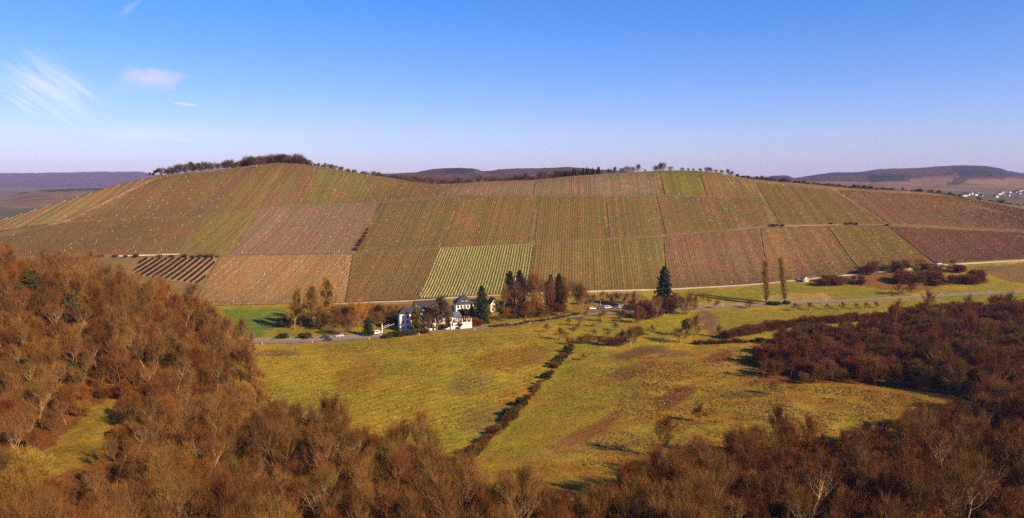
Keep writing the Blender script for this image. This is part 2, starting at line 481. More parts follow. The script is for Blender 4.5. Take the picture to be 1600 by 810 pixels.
def distant_hill(sil, dc, df, zf, back, patches=(), rough=8.0, base=W_BARE, wl=60.0, seed=0):
    """ridge whose crest follows the given outline at depth dc; foot at depth df"""
    sil = np.array(sil, float)
    us = np.arange(sil[0, 0], sil[-1, 0] + .1, 2.2)
    vc = pchip(sil[:, 0], sil[:, 1], us)
    ax, az = ray(us, vc)
    zc = CZ + az * dc
    ts = np.concatenate([np.linspace(0, 1, 34), 1 + np.linspace(.08, 1, 10)])
    s = np.where(ts <= 1, np.sin(np.minimum(ts, 1) * math.pi / 2) ** 1.3, np.cos(np.clip(ts - 1, 0, 1) * math.pi / 2) ** 1.2)
    yy = np.where(ts <= 1, df + (dc - df) * ts, dc + back * (ts - 1))
    Y = np.broadcast_to(yy[:, None], (len(ts), len(us))); X = ax[None, :] * Y
    Z = zf + (zc[None, :] - zf) * s[:, None]
    u_, v_ = project(X.ravel(), Y.ravel(), Z.ravel())
    colr = np.tile(np.array(base), (X.size, 1)); ro = np.full(X.size, rough if base in (W_BARE, W_PINE) else .5)
    ju = u_ + (fbm(X.ravel() / (wl * 3), Y.ravel() / (wl * 6)) - .5) * 14; jv = v_ + (fbm(X.ravel() / (wl * 3) + 9, Y.ravel() / (wl * 6)) - .5) * 5
    for poly, pc, pr in patches:
        m = inpoly(ju, jv, poly)
        colr[m] = pc; ro[m] = pr
    X = X + 0.0; Z = Z + (ro.reshape(X.shape) * (fbm(X / wl + seed, Y / wl, 3) - .35)) * np.clip(s[:, None] * 3, 0, 1)
    nr, nc = X.shape
    ii = (np.arange(nr - 1)[:, None] * nc + np.arange(nc - 1)[None, :]).ravel()
    me = mesh_np('hill', np.stack([X, Y, Z], -1).reshape(-1, 3), np.stack([ii, ii + 1, ii + nc + 1, ii + nc], 1), True)
    point_colour(me, colr)
    return add('hill', me, HM, kind='structure')
distant_hill([(-300, 276), (-100, 274), (0, 272), (60, 271.5), (140, 270), (215, 269.5), (240, 273), (330, 279), (520, 283)], 10000, 7200, 30, 1500, rough=30, wl=180)
distant_hill([(-300, 320), (-100, 312), (0, 308), (60, 299), (110, 296), (160, 295), (215, 292), (270, 294), (380, 297)], 2600, 1350, 22, 700,
             [([(62, 280), (300, 280), (300, 297), (190, 299), (62, 300)], W_BARE, 9.0), ([(-60, 300), (60, 296), (40, 302), (-60, 310)], W_BARE, 6.0)], base=W_VINE, wl=34)
distant_hill([(540, 280), (600, 274), (640, 271), (680, 266), (715, 264), (742, 265.5), (757, 268.5), (775, 267), (800, 265), (850, 264), (885, 263.5), (930, 266), (1000, 271), (1080, 279)], 3400, 2300, 48, 900,
             [([(695, 255), (742, 255), (742, 270), (695, 272)], W_PINE, 9.0)], rough=12, wl=60)
distant_hill([(560, 281), (600, 272), (640, 273), (760, 274), (800, 280)], 9000, 7800, 40, 1500, rough=20, wl=160)
distant_hill([(1120, 284), (1160, 280), (1190, 279), (1210, 275.5), (1228, 275), (1242, 279), (1262, 276), (1300, 271.5), (1350, 269.5), (1372, 266.5), (1400, 265.5), (1440, 264), (1470, 262), (1515, 260.5), (1540, 261.5), (1562, 265), (1580, 269), (1600, 272.5), (1650, 277), (1760, 282)], 6200, 2350, 46, 1200,
             [([(1200, 282), (1420, 284), (1500, 279), (1660, 280), (1660, 305), (1180, 305)], W_VINE, .6), ([(1420, 279), (1500, 276), (1480, 283), (1420, 284)], W_VINE, .6),
              ([(1355, 276), (1410, 272), (1412, 281), (1360, 286)], W_PINE, 12.0), ([(1240, 274), (1350, 268), (1352, 273), (1240, 279)], W_PINE, 9.0), ([(1480, 255), (1570, 255), (1600, 276), (1500, 276)], W_PINE, 10.0),
              ([(1490, 279), (1520, 277), (1500, 288), (1478, 289)], W_BARE, 7.0), ([(1190, 272), (1240, 272), (1240, 280), (1190, 281)], W_PINE, 9.0)], rough=13, wl=70)

# ------------------------------------------------------------------ ribbons: road, tracks
def smooth_line(pts, step=3.0):
    pts = np.array(pts, float)
    d = np.concatenate([[0], np.cumsum(np.linalg.norm(np.diff(pts[:, :2], axis=0), axis=1))])
    s = np.arange(0, d[-1], step)
    return np.stack([pchip(d, pts[:, 0], s), pchip(d, pts[:, 1], s)], 1)
def ribbon_mesh(line, w0, w1, lift, name, cross=5):
    """strip from offset w0 to w1 (to the left of the line), draped over the ground"""
    d = np.gradient(line, axis=0); d /= np.linalg.norm(d, axis=1)[:, None]
    nrm = np.stack([-d[:, 1], d[:, 0]], 1)
    n = len(line)
    offs = np.linspace(0, 1, cross)
    w0 = np.broadcast_to(w0, n); w1 = np.broadcast_to(w1, n)
    X = line[:, None, 0] + nrm[:, None, 0] * (w0[:, None] + (w1 - w0)[:, None] * offs); Y = line[:, None, 1] + nrm[:, None, 1] * (w0[:, None] + (w1 - w0)[:, None] * offs)
    Z = H(X, Y) + lift
    ii = (np.arange(n - 1)[:, None] * cross + np.arange(cross - 1)[None, :]).ravel()
    return mesh_np(name, np.stack([X, Y, Z], -1).reshape(-1, 3), np.stack([ii, ii + cross, ii + cross + 1, ii + 1], 1), True)
def surf_mat(name, c, c2, sc=.3):
    m, t, b = nt(name, .85)
    p = geo_pos(t); n = noise_node(t, sc, 6, .65, p); n2 = noise_node(t, sc * 9, 4, .6, p)
    cc = ramp(t, n.outputs['Fac'], [(.35, c), (.65, c2)])
    cc = mixc(t, .6, cc, ramp(t, n2.outputs['Fac'], [(.3, (.7, .7, .7)), (.7, (1.25, 1.22, 1.2))]), 'MULTIPLY')
    t.links.new(cc, b.inputs['Base Color']); return m
M_ASPH = surf_mat('asphalt', (.165, .112, .078), (.215, .150, .104))
M_LAY = surf_mat('layby_gravel', (.21, .145, .10), (.28, .20, .14))
M_LINE = plain('road_paint', (.62, .58, .50), .6, .3)
M_TRACK = surf_mat('track_gravel', (.36, .26, .16), (.52, .40, .27))
M_DIRT = surf_mat('track_dirt', (.13, .075, .035), (.20, .12, .06))
M_TGRASS = surf_mat('track_grass', (.16, .11, .03), (.24, .16, .05))

ROADPX = [(330, 541), (400, 535.5), (470, 534), (520, 532), (570, 528.5), (620, 524), (680, 519), (740, 514.5), (800, 507), (850, 500.5), (920, 492.5), (980, 488), (1060, 483), (1130, 480.5), (1200, 477), (1300, 472), (1400, 467), (1500, 461), (1600, 457), (1680, 453)]
_rp = pix([p[0] for p in ROADPX], [p[1] for p in ROADPX], ymin=300, ymax=560)
_rp[0] = (_rp[1] + (_rp[1] - _rp[2]) * .9)
ROADL = smooth_line(_rp)
add('road', ribbon_mesh(ROADL, -3.1, 3.1, .22, 'road', 7), M_ASPH, kind='structure')
add('road_marking', ribbon_mesh(ROADL, -2.85, -2.65, .26, 'road_marking', 2), M_LINE, kind='structure')
add('road_marking', ribbon_mesh(ROADL, 2.65, 2.85, .26, 'road_marking', 2), M_LINE, kind='structure')
_k = np.arange(len(ROADL))
lay_i = [i for i in _k if -152 < ROADL[i, 0] < -52]
_ll = ROADL[lay_i[0]:lay_i[-1]]
_w = 3.7 + 6.5 * np.clip(np.minimum(np.arange(len(_ll)), np.arange(len(_ll))[::-1]) / 7.0, 0, 1)
add('layby', ribbon_mesh(_ll, 3.12, _w, .20, 'layby', 6), M_LAY, kind='structure')
def track(px, w, mat, name='track', ymin=430, ymax=780, lift=.24):
    q = pix([p[0] for p in px], [p[1] for p in px], ymin=ymin, ymax=ymax)
    return add(name, ribbon_mesh(smooth_line(q, 4.0), -w / 2, w / 2, lift, name, 4), mat, kind='structure')
track([(520, 475.5), (600, 472.5), (650, 470.5), (720, 465), (800, 460.5), (880, 458), (960, 455), (1040, 453), (1100, 450), (1160, 446.5), (1250, 438), (1300, 433), (1350, 428.5), (1400, 423), (1460, 416), (1530, 411.5), (1600, 408), (1660, 405)], 3.4, M_TRACK)
track([(60, 403), (120, 402), (200, 401), (280, 399), (345, 400), (450, 399.5), (550, 398), (690, 389), (832, 382), (940, 375), (1040, 369.5), (1130, 362), (1205, 355), (1300, 352.5), (1390, 352), (1460, 355), (1600, 362), (1660, 365)], 2.4, M_DIRT)
track([(400, 327), (480, 322), (590, 318), (640, 312), (690, 308), (760, 307), (830, 306.5), (940, 306.5), (1030, 307), (1110, 308), (1195, 311)], 2.0, M_DIRT)
track([(75, 352), (110, 344), (150, 325), (200, 300), (246, 278)], 7.0, plain('fallow_earth', (.24, .135, .06), .95, .4, .2))
track([(686, 307), (694, 296), (702, 288)], 2.0, M_TGRASS)
track([(425, 532), (440, 524), (452, 517)], 2.6, M_DIRT, ymin=330, ymax=430)
track([(1210, 354), (1260, 353), (1330, 351.5)], 2.6, M_TGRASS, lift=.3)
track([(1500, 309), (1540, 318), (1612, 337)], 5.0, M_TGRASS, lift=.45)
track([(1515, 322), (1560, 332), (1612, 347)], 9.0, M_TGRASS, lift=.45)
track([(1120, 270), (1138, 281), (1150, 296)], 2.6, M_TGRASS, lift=.6)
track([(1146, 277), (1162, 288), (1172, 302)], 3.0, M_TGRASS, lift=.6)
# SECTION-PLOTS
# ------------------------------------------------------------------ vineyard plots
DR = np.array([100.0 / F, 1.0]); DR /= np.linalg.norm(DR)          # vine rows run up the slope, all in one direction
DS = np.array([DR[1], -DR[0]])

def plot_mat(name, soil, grass, cover, row_sp, lane2, seed):
    """vineyard floor: bare strip under the vines, grass in the lanes (U counts rows)"""
    m, t, b = nt(name, .95)
    uv = N(t, 'ShaderNodeAttribute', attribute_name='rowuv').outputs['Vector']
    sx = N(t, 'ShaderNodeSeparateXYZ'); t.links.new(uv, sx.inputs[0])
    p = geo_pos(t)
    n1 = noise_node(t, .5, 5, .65, p); n2 = noise_node(t, .05, 4, .6, p)
    fr = math_node(t, 'FRACT', sx.outputs['X'])
    tri = math_node(t, 'ABSOLUTE', math_node(t, 'SUBTRACT', fr, .5))            # .5 at the vines, 0 mid-lane
    lane = N(t, 'ShaderNodeMapRange', interpolation_type='SMOOTHSTEP')
    lane.inputs['From Min'].default_value = .38; lane.inputs['From Max'].default_value = .22
    t.links.new(tri, lane.inputs['Value'])
    par = math_node(t, 'GREATER_THAN', math_node(t, 'FRACT', math_node(t, 'MULTIPLY', sx.outputs['X'], .5)), .5)
    g = math_node(t, 'MULTIPLY', lane.outputs[0], math_node(t, 'SUBTRACT', 1.0, math_node(t, 'MULTIPLY', par, lane2)))
    cov = N(t, 'ShaderNodeMapRange'); cov.inputs['From Min'].default_value = .62 - cover * .5; cov.inputs['From Max'].default_value = .82 - cover * .5
    mixn = math_node(t, 'ADD', math_node(t, 'MULTIPLY', n1.outputs['Fac'], .45), math_node(t, 'MULTIPLY', n2.outputs['Fac'], .55))
    t.links.new(mixn, cov.inputs['Value'])
    fac = math_node(t, 'MULTIPLY', g, cov.outputs[0])
    # uneven rows: each row a shade of its own
    rid = N(t, 'ShaderNodeTexWhiteNoise', noise_dimensions='1D'); t.links.new(math_node(t, 'FLOOR', math_node(t, 'ADD', sx.outputs['X'], seed * 3.7)), rid.inputs['W'])
    sh = N(t, 'ShaderNodeMapRange'); sh.inputs['To Min'].default_value = .85; sh.inputs['To Max'].default_value = 1.15; t.links.new(rid.outputs['Value'], sh.inputs['Value'])
    c = mixc(t, fac, soil, grass)
    c = mixc(t, 1, c, ramp(t, n1.outputs['Fac'], [(.3, (.80, .79, .78)), (.7, (1.22, 1.2, 1.18))]), 'MULTIPLY')
    c = mixc(t, 1, c, ramp(t, n2.outputs['Fac'], [(.3, (1.15, .92, .88)), (.7, (.9, 1.06, 1.0))]), 'MULTIPLY')
    c = mixc(t, 1, c, sh.outputs[0], 'MULTIPLY')
    t.links.new(c, b.inputs['Base Color']); b.inputs['Specular IOR Level'].default_value = .05
    return m

def attr_mat(name, rough=.9):
    m, t, b = nt(name, rough)
    at = N(t, 'ShaderNodeAttribute', attribute_name='tint')
    n = noise_node(t, .8, 3, .6, geo_pos(t))
    t.links.new(mixc(t, 1, at.outputs['Color'], ramp(t, n.outputs['Fac'], [(.3, (.75, .75, .75)), (.7, (1.2, 1.2, 1.2))]), 'MULTIPLY'), b.inputs['Base Color'])
    return m
M_VINE = attr_mat('vine_wood'); M_POST = attr_mat('vine_post', .7)

S_BRN = (.185, .100, .036); S_RED = (.172, .090, .046); S_TAN = (.285, .162, .060); S_MAU = (.205, .128, .076); S_DRK = (.125, .058, .032); S_ORG = (.190, .106, .042)
G_OLV = (.120, .105, .018); G_GRN = (.100, .135, .013); G_DUL = (.130, .100, .028); G_PAL = (.17, .17, .03)
V_DRK = (.060, .030, .016); V_BRN = (.10, .052, .026); V_PALE = (.55, .46, .24); V_BLK = (.022, .012, .008)
# outline px (bottom left, bottom right, top right, top left), soil, grass, cover, alternate lanes, vine colour, white post share, label
PLOTS = [
 ([(105, 346), (288, 338), (384, 263), (252, 278)], S_BRN, G_OLV, .55, .3, V_BRN, .16, 'olive brown vineyard plot with faint level post lines below the hilltop pines'),
 ([(-70, 402), (280, 395), (316, 339), (104, 349), (-70, 388)], S_BRN, G_OLV, .6, .3, V_BRN, .14, 'broad brown vineyard plot flecked with white posts above the wooded spur'),
 ([(285, 394), (357, 396), (399, 331), (321, 336)], S_BRN, (.135, .160, .012), 1.25, 0, V_BRN, .05, 'bright green grassy vineyard plot beside the grey brown plot'),
 ([(292, 338), (316, 336), (404, 259), (386, 263)], S_RED, S_RED, .2, 0, V_DRK, .25, 'narrow reddish strip of young vines climbing to the hilltop wood'),
 ([(318, 335), (400, 328), (444, 256), (406, 258)], S_BRN, G_OLV, .75, .3, V_BRN, .05, 'olive green plot between the reddish strip and the knoll'),
 ([(404, 325), (480, 321), (492, 261), (446, 256)], S_RED, G_OLV, .55, .2, V_BRN, .04, 'rose brown and green mottled plot under the wooded knoll'),
 ([(482, 320), (588, 317), (562, 274), (495, 262)], S_RED, G_GRN, .6, .2, V_BRN, .06, 'pinkish vineyard plot with a green patch right of the knoll'),
 ([(590, 316), (680, 306), (692, 290), (566, 275)], S_BRN, G_OLV, .6, .6, V_DRK, .10, 'plot of dark striped vine rows falling along the saddle crest'),
 ([(362, 398), (553, 396), (588, 320), (408, 328)], S_MAU, G_DUL, .2, 0, V_BRN, .10, 'grey brown bare vineyard plot above the tan field'),
 ([(558, 395.5), (688, 387), (720, 309), (594, 318)], S_ORG, G_OLV, .6, .2, V_DRK, .10, 'orange brown vineyard plot crossed by level dotted post lines'),
 ([(690, 387), (832, 380), (836, 307), (722, 308)], S_BRN, G_OLV, .55, .4, V_BRN, .04, 'smooth brown and olive plot directly above the pale striped rows'),
 ([(836, 380), (948, 373), (945, 307), (840, 307)], S_BRN, G_OLV, .75, .4, V_DRK, .04, 'olive striped vineyard plot in the middle of the slope'),
 ([(950, 373), (1034, 367), (1022, 307), (948, 307)], S_ORG, G_OLV, .6, .4, V_DRK, .05, 'olive and orange striped plot next to the close set brown vines'),
 ([(1038, 367), (1206, 353), (1190, 311), (1026, 307)], S_ORG, G_OLV, .5, .0, V_DRK, .14, 'orange brown plot of close set vines under the green crest field'),
 ([(1216, 351), (1384, 350), (1302, 299), (1182, 286)], S_BRN, G_OLV, .75, .2, V_BRN, .06, 'olive vineyard plot on the shoulder below the dark ridge woods'),
 ([(1392, 351), (1660, 364), (1660, 340), (1500, 309), (1310, 298)], S_RED, G_DUL, .3, .2, V_BRN, .05, 'reddish brown vineyard plot reaching to the far shoulder of the hill'),
 ([(682, 306), (830, 305), (836, 284), (696, 290)], S_MAU, G_DUL, .35, .4, V_BRN, .05, 'mauve brown vineyard plot on the saddle of the crest'),
 ([(832, 305), (1030, 305), (1026, 269), (900, 276), (838, 284)], S_MAU, G_OLV, .4, .5, V_DRK, .08, 'plum brown striped vineyard plot below the crest conifers'),
 ([(1036, 306), (1102, 306), (1090, 268), (1032, 268)], S_BRN, (.115, .135, .014), 1.1, 0, V_BRN, .05, 'green vineyard plot on the crest below lone oak trees'),
 ([(1104, 307), (1190, 310), (1168, 282), (1093, 268)], S_BRN, G_OLV, .6, .8, V_BRN, .05, 'striped plot with pale straw lanes curving over the crest'),
 ([(300, 479), (538, 473.5), (550, 399), (346, 401.5)], S_TAN, S_TAN, .1, 0, V_BRN, .14, 'bare tan vineyard field speckled with pale stakes above the green lawn'),
 ([(540, 472.5), (652, 468.5), (687, 389.5), (552, 398)], S_BRN, G_OLV, .55, .3, V_BRN, .03, 'olive brown plot of fine rows above the white tower'),
 ([(654, 468), (821, 459), (833, 383), (689, 389)], S_BRN, G_GRN, .9, 0, V_PALE, .10, 'vineyard plot with bright cream rows right above the villa roofs'),
 ([(822.5, 458.5), (1041, 451), (1036, 370.5), (834.5, 382)], S_ORG, G_OLV, .8, .2, V_DRK, .05, 'olive and brown striped vineyard plot above the conifer grove'),
 ([(1042.5, 451), (1201, 443), (1187, 358), (1037.5, 369.5)], S_RED, G_DUL, .35, .2, V_DRK, .08, 'red brown striped plot above the two tall poplars'),
 ([(1202.5, 442.5), (1344, 426), (1291, 354), (1188.5, 357.5)], S_ORG, G_DUL, .3, .2, V_DRK, .06, 'russet vineyard plot dotted with dark vines above the small stone hut'),
 ([(1345, 425.5), (1459, 412.5), (1386, 354), (1292, 354)], S_BRN, G_OLV, .75, .2, V_BRN, .06, 'olive plot of leaning rows above the russet scrub'),
 ([(1461, 412), (1660, 401), (1660, 368), (1389, 355)], S_DRK, G_DUL, .2, .2, V_BRN, .12, 'dark red brown plot of pale stakes above the gravel track bend'),
]
def poly_cols(pts, ds):
    """plan outline in (s,t); columns every ds with their t range"""
    s = pts @ DS; t = pts @ DR
    lo, hi = s.min(), s.max()
    n = max(3, int((hi - lo) / ds)); ss = np.linspace(lo + .05, hi - .05, n)
    t0 = np.full(n, np.inf); t1 = np.full(n, -np.inf)
    for i in range(len(s)):
        j = (i + 1) % len(s)
        a, b = s[i], s[j]
        if abs(a - b) < 1e-6: continue
        k = (ss - a) / (b - a); m = (k >= 0) & (k <= 1)
        tt = t[i] + (t[j] - t[i]) * k
        t0 = np.where(m, np.minimum(t0, tt), t0); t1 = np.where(m, np.maximum(t1, tt), t1)
    return ss, t0, t1
def st_xy(s, t): return s * DS[0] + t * DR[0], s * DS[1] + t * DR[1]

def make_plot(px, soil, grass, cover, lane2, vine, white, label, sp=1.95, name='vineyard_plot', ends=False, thick=.085, vine_h=1.15, dense=1.0, seed=0):
    out = foot(px, ymin=430, ymax=770, n=8)
    ss, t0, t1 = poly_cols(out, .9)
    ok = np.isfinite(t0) & np.isfinite(t1); ss, t0, t1 = ss[ok], t0[ok], t1[ok]
    nt_ = max(4, int((t1 - t0).max() / 6))
    kk = np.linspace(0, 1, nt_ + 1)
    S = np.broadcast_to(ss[:, None], (len(ss), nt_ + 1)); T = t0[:, None] + (t1 - t0)[:, None] * kk
    X, Y = st_xy(S, T); Z = H(X, Y) + .16 + .011 * (seed % 31)
    cx, cyy = X.mean(), Y.mean(); cz = float(H(cx, cyy))
    root = thing(name, label, 'vineyard', (cx, cyy, cz))
    nr, nc = X.shape
    ii = (np.arange(nr - 1)[:, None] * nc + np.arange(nc - 1)[None, :]).ravel()
    O = np.array([cx, cyy, cz])
    jump = np.abs(np.diff(t0)) + np.abs(np.diff(t1))
    ii = ii.reshape(nr - 1, nc - 1)[jump < 16].ravel()
    me = mesh_np('soil', np.stack([X, Y, Z], -1).reshape(-1, 3) - O, np.stack([ii, ii + nc, ii + nc + 1, ii + 1], 1), True)
    uv = me.attributes.new('rowuv', 'FLOAT_VECTOR', 'POINT')
    uv.data.foreach_set('vector', np.stack([S / sp, T, T * 0], -1).astype(np.float32).ravel())
    add('soil', me, plot_mat('vineyard_soil', soil, grass, cover, sp, lane2, seed), root)
    # rows of vines: the strip of bare soil lies where U is a whole number
    r0 = math.ceil(ss[0] / sp); r1 = math.floor(ss[-1] / sp)
    rs = np.arange(r0, r1 + 1) * sp
    ta = np.interp(rs, ss, t0) + .6; tb = np.interp(rs, ss, t1) - .6
    g = np.random.default_rng(seed + 100)
    vp = []; pp = []
    step = 1.25 / dense
    for s_, a, b in zip(rs, ta, tb):
        if b - a < 4: continue
        tv = np.arange(a, b, step); tv = tv[g.random(len(tv)) > .06]
        vp.append(np.stack([np.full(len(tv), s_), tv], 1))
        tp = np.array([a, b]) if ends else np.concatenate([[a], np.arange(math.ceil(a / 5.2) * 5.2, b, 5.2), [b]])
        pp.append(np.stack([np.full(len(tp), s_), tp], 1))
    if not vp: return root
    vp = np.concatenate(vp); pp = np.concatenate(pp)
    vp += g.normal(0, .06, vp.shape)
    def xyz(q, dz=0.0):
        x, y = st_xy(q[:, 0], q[:, 1]); return np.stack([x, y, H(x, y) + dz], 1) - O
    # each vine: upright stock and two tied canes, all thin blades
    B = xyz(vp, .15); n = len(B)
    ex = np.array([DS[0], DS[1], 0]); ey = np.array([DR[0], DR[1], 0.0]); ez = np.array([0, 0, 1.0])
    h = vine_h * (.8 + .4 * g.random((n, 1)))
    wv = thick * (.7 + .8 * g.random((n, 1)))
    lean = g.normal(0, .12, (n, 1))
    q0 = B - ex * wv; q1 = B + ex * wv; q2 = B + ez * h + ex * wv * .6 + ey * lean; q3 = B + ez * h - ex * wv * .6 + ey * lean
    arm = .55 * step
    c0 = B + ez * h * .62 - ey * arm - ex * .05; c1 = B + ez * h * .62 + ey * arm - ex * .05
    c2 = B + ez * h * (.95) + ey * arm * .7 + ex * .06; c3 = B + ez * h * (.92) - ey * arm * .7 + ex * .06
    V = np.stack([q0, q1, q2, q3, c0, c1, c2, c3], 1).reshape(-1, 3)
    k = np.arange(n)[:, None] * 8
    Fq = np.concatenate([k + np.array([0, 1, 2, 3]), k + np.array([4, 5, 6, 7])])
    me = mesh_np('vine_rows', V, Fq)
    tint = np.array(vine) * (.7 + .5 * g.random((n, 1)))
    point_colour(me, np.repeat(tint, 8, 0))
    add('vine_rows', me, M_VINE, root, kind='stuff')
    B = xyz(pp, 0.1); n = len(B)
    hh = 1.45 + .3 * g.random((n, 1)); w = np.where(g.random((n, 1)) < white * .32, .08, .05)
    a0 = B + ex * w; a1 = B - ex * w * .5 + ey * w * .87; a2 = B - ex * w * .5 - ey * w * .87
    V = np.stack([a0, a1, a2, a0 + ez * hh, a1 + ez * hh, a2 + ez * hh], 1).reshape(-1, 3)
    k = np.arange(n)[:, None] * 6
    me = mesh_np('vine_posts', V, [np.concatenate([k + np.array([0, 1, 4, 3]), k + np.array([1, 2, 5, 4]), k + np.array([2, 0, 3, 5])]), k + np.array([3, 4, 5])])
    pc = np.where(w > .07, np.array([[.62, .56, .48]]), np.array([[.17, .115, .07]])) * (.7 + .5 * g.random((n, 1)))
    point_colour(me, np.repeat(pc, 6, 0))
    add('vine_posts', me, M_POST, root, kind='stuff')
    return root
make_plot([(-60, 372), (92, 348), (238, 280), (200, 287), (100, 316), (0, 346), (-60, 362)], S_BRN, G_DUL, .5, 0, (.30, .20, .10), .3, 'strip of pale post rows along the falling ridge beyond the ochre track', sp=9.0, dense=2.0, vine_h=1.5, seed=91)
for i, (px, so, gr, cov, l2, vi, wh, lab) in enumerate(PLOTS):
    pale = vi is V_PALE
    make_plot(px, so, gr, cov, l2, vi, wh, lab, seed=i, vine_h=1.5 if pale else 1.15, dense=1.5 if pale else 1.0)
make_plot([(204, 430), (312, 447), (341, 404), (222, 405)], (.21, .12, .065), G_DUL, .3, 0, V_BLK, 3.0, 'small plot of thick dark vine rows with white end posts by the spur wood', sp=4.6, dense=4.0, vine_h=1.7, ends=True, thick=.34, seed=77)
# SECTION-TREES
# ------------------------------------------------------------------ trees
def unit(a): return a / np.maximum(np.linalg.norm(a, axis=-1, keepdims=True), 1e-9)
def tubes(S, sides):
    """S rows: p0(3) p1(3) r0 r1 -> tapered open tubes"""
    S = np.asarray(S, float)
    if len(S) == 0: return np.zeros((0, 3)), np.zeros((0, 4), int)
    p0, p1, r0, r1 = S[:, :3], S[:, 3:6], S[:, 6:7], S[:, 7:8]
    d = unit(p1 - p0)
    ref = np.where(np.abs(d[:, 2:3]) > .9, np.array([[1., 0, 0]]), np.array([[0, 0, 1.]]))
    a = unit(np.cross(d, ref)); b = np.cross(d, a)
    V = []
    for k in range(sides):
        t = 2 * math.pi * k / sides; o = a * math.cos(t) + b * math.sin(t)
        V.append(p0 + o * r0); V.append(p1 + o * r1)
    V = np.stack(V, 1).reshape(-1, 3); n = len(S)
    base = np.arange(n)[:, None] * sides * 2
    Fq = np.concatenate([base + np.array([2 * k, 2 * ((k + 1) % sides), 2 * ((k + 1) % sides) + 1, 2 * k + 1]) for k in range(sides)])
    return V, Fq
def blades(p, d, L, w, g):
    """thin twigs: one long triangle each"""
    s = unit(np.cross(d, unit(g.normal(size=d.shape))))
    V = np.stack([p - s * w / 2, p + s * w / 2, p + d * L], 1).reshape(-1, 3)
    return V, np.arange(len(p) * 3).reshape(-1, 3)
def cat(parts):
    V = []; Q = []; T = []; k = 0
    for v, f in parts:
        if len(v) == 0: continue
        (Q if f.shape[1] == 4 else T).append(f + k); V.append(v); k += len(v)
    fs = []
    if Q: fs.append(np.concatenate(Q))
    if T: fs.append(np.concatenate(T))
    return np.concatenate(V), fs

def grow(seed, Ht, stems=1, bole=.35, nlimb=10, limbL=.36, el=(25, 70), up=(.10, .10, .12), n2=6, n3=7, ntw=9, twL=.75, r=.2, wander=.16, tw_w=.035, fan=0.0, spr=.48, tap=.62):
    g = np.random.default_rng(seed)
    s0, s1, s2 = [], [], []
    def run(p, d, L, r0, n, wd, upv, r1f=.35):
        out = []
        p = np.array(p, float); d = np.array(d, float)
        for i in range(n):
            d = unit(d + g.normal(0, wd, 3) + np.array([0, 0, upv]))
            q = p + d * L / n
            out.append(np.concatenate([p, q, [r0 * (1 - (1 - r1f) * i / n), r0 * (1 - (1 - r1f) * (i + 1) / n)]]))
            p = q
        return out
    for st in range(stems):
        az = 2 * math.pi * st / stems + g.random()
        tilt = fan * (.4 + .6 * g.random()) if stems > 1 else fan * g.random()
        d = unit(np.array([math.cos(az) * tilt, math.sin(az) * tilt, 1.0]))
        Ls = Ht * (.82 + .1 * g.random()) * (1 if stems == 1 else .8 + .2 * g.random())
        rr = r * (1 if stems == 1 else .62)
        tr = run([.25 * (stems > 1) * math.cos(az), .25 * (stems > 1) * math.sin(az), -.4], d, Ls, rr, 9, .05 + wander * .18, .03, .16)
        s0 += tr
        nl = max(3, int(nlimb / (1 if stems == 1 else stems ** .75)))
        for k in range(nl):
            f = bole + (.97 - bole) * (k + g.random() * .7) / nl
            i = min(8, int(f * 9)); sg = tr[i]; tt = f * 9 - i
            p = sg[:3] + (sg[3:6] - sg[:3]) * tt
            a2 = k * 2.399 + g.random() * .8 + st
            e = R(el[0] + (el[1] - el[0]) * (f - bole) / (1 - bole) + g.normal(0, 7))
            d1 = np.array([math.cos(a2) * math.cos(e), math.sin(a2) * math.cos(e), math.sin(e)])
            L1 = Ht * limbL * (1.0 - tap * ((f - bole) / (1 - bole)) ** 1.3) * (.75 + .5 * g.random())
            lm = run(p, d1, L1, sg[6] * .56 + .016, 5, wander, up[0], .25)
            s1 += lm
            for q in range(n2):
                f2 = .25 + .75 * (q + g.random()) / n2
                i2 = min(4, int(f2 * 5)); s_ = lm[i2]
                p2 = s_[:3] + (s_[3:6] - s_[:3]) * (f2 * 5 - i2)
                dl = unit(s_[3:6] - s_[:3])
                d2 = unit(dl + g.normal(0, .52, 3) + np.array([0, 0, up[1]]))
                s2 += run(p2, d2, L1 * (.30 + .30 * g.random()), s_[6] * .55 + .008, 3, wander, up[1], .3)
    s1a, s2a, s0a = np.array(s1), np.array(s2), np.array(s0)
    src = np.concatenate([s2a, s1a, s0a[-3:]])
    P0 = np.repeat(src[:, :3], n3, 0); P1 = np.repeat(src[:, 3:6], n3, 0)
    t = g.random((len(P0), 1)); p = P0 + (P1 - P0) * t
    d = unit(unit(P1 - P0) + g.normal(0, spr, P0.shape) + np.array([0, 0, up[2]]))
    L3 = twL * 1.25 * (.5 + g.random((len(p), 1))) * Ht / 14
    V3, F3 = blades(p, d, L3, tw_w * 1.35, g)
    pt = np.repeat(p, ntw, 0); dt = np.repeat(d, ntw, 0); Lt = np.repeat(L3, ntw, 0)
    tt = .25 + .75 * g.random((len(pt), 1))
    pt = pt + dt * Lt * tt
    dt = unit(dt + g.normal(0, spr * .85, dt.shape) + np.array([0, 0, up[2]]))
    V4, F4 = blades(pt, dt, twL * (.35 + .75 * g.random((len(pt), 1))) * Ht / 14, tw_w, g)
    V1, Q1 = tubes(s1a, 4); V2, Q2 = tubes(s2a, 3); V0, Q0 = tubes(s0a, 6)
    return dict(trunk=cat([(V0, Q0), (V1, Q1), (V2, Q2)]), crown=cat([(V3, F3), (V4, F4)]), tips=(pt, dt), limbs=s1a)

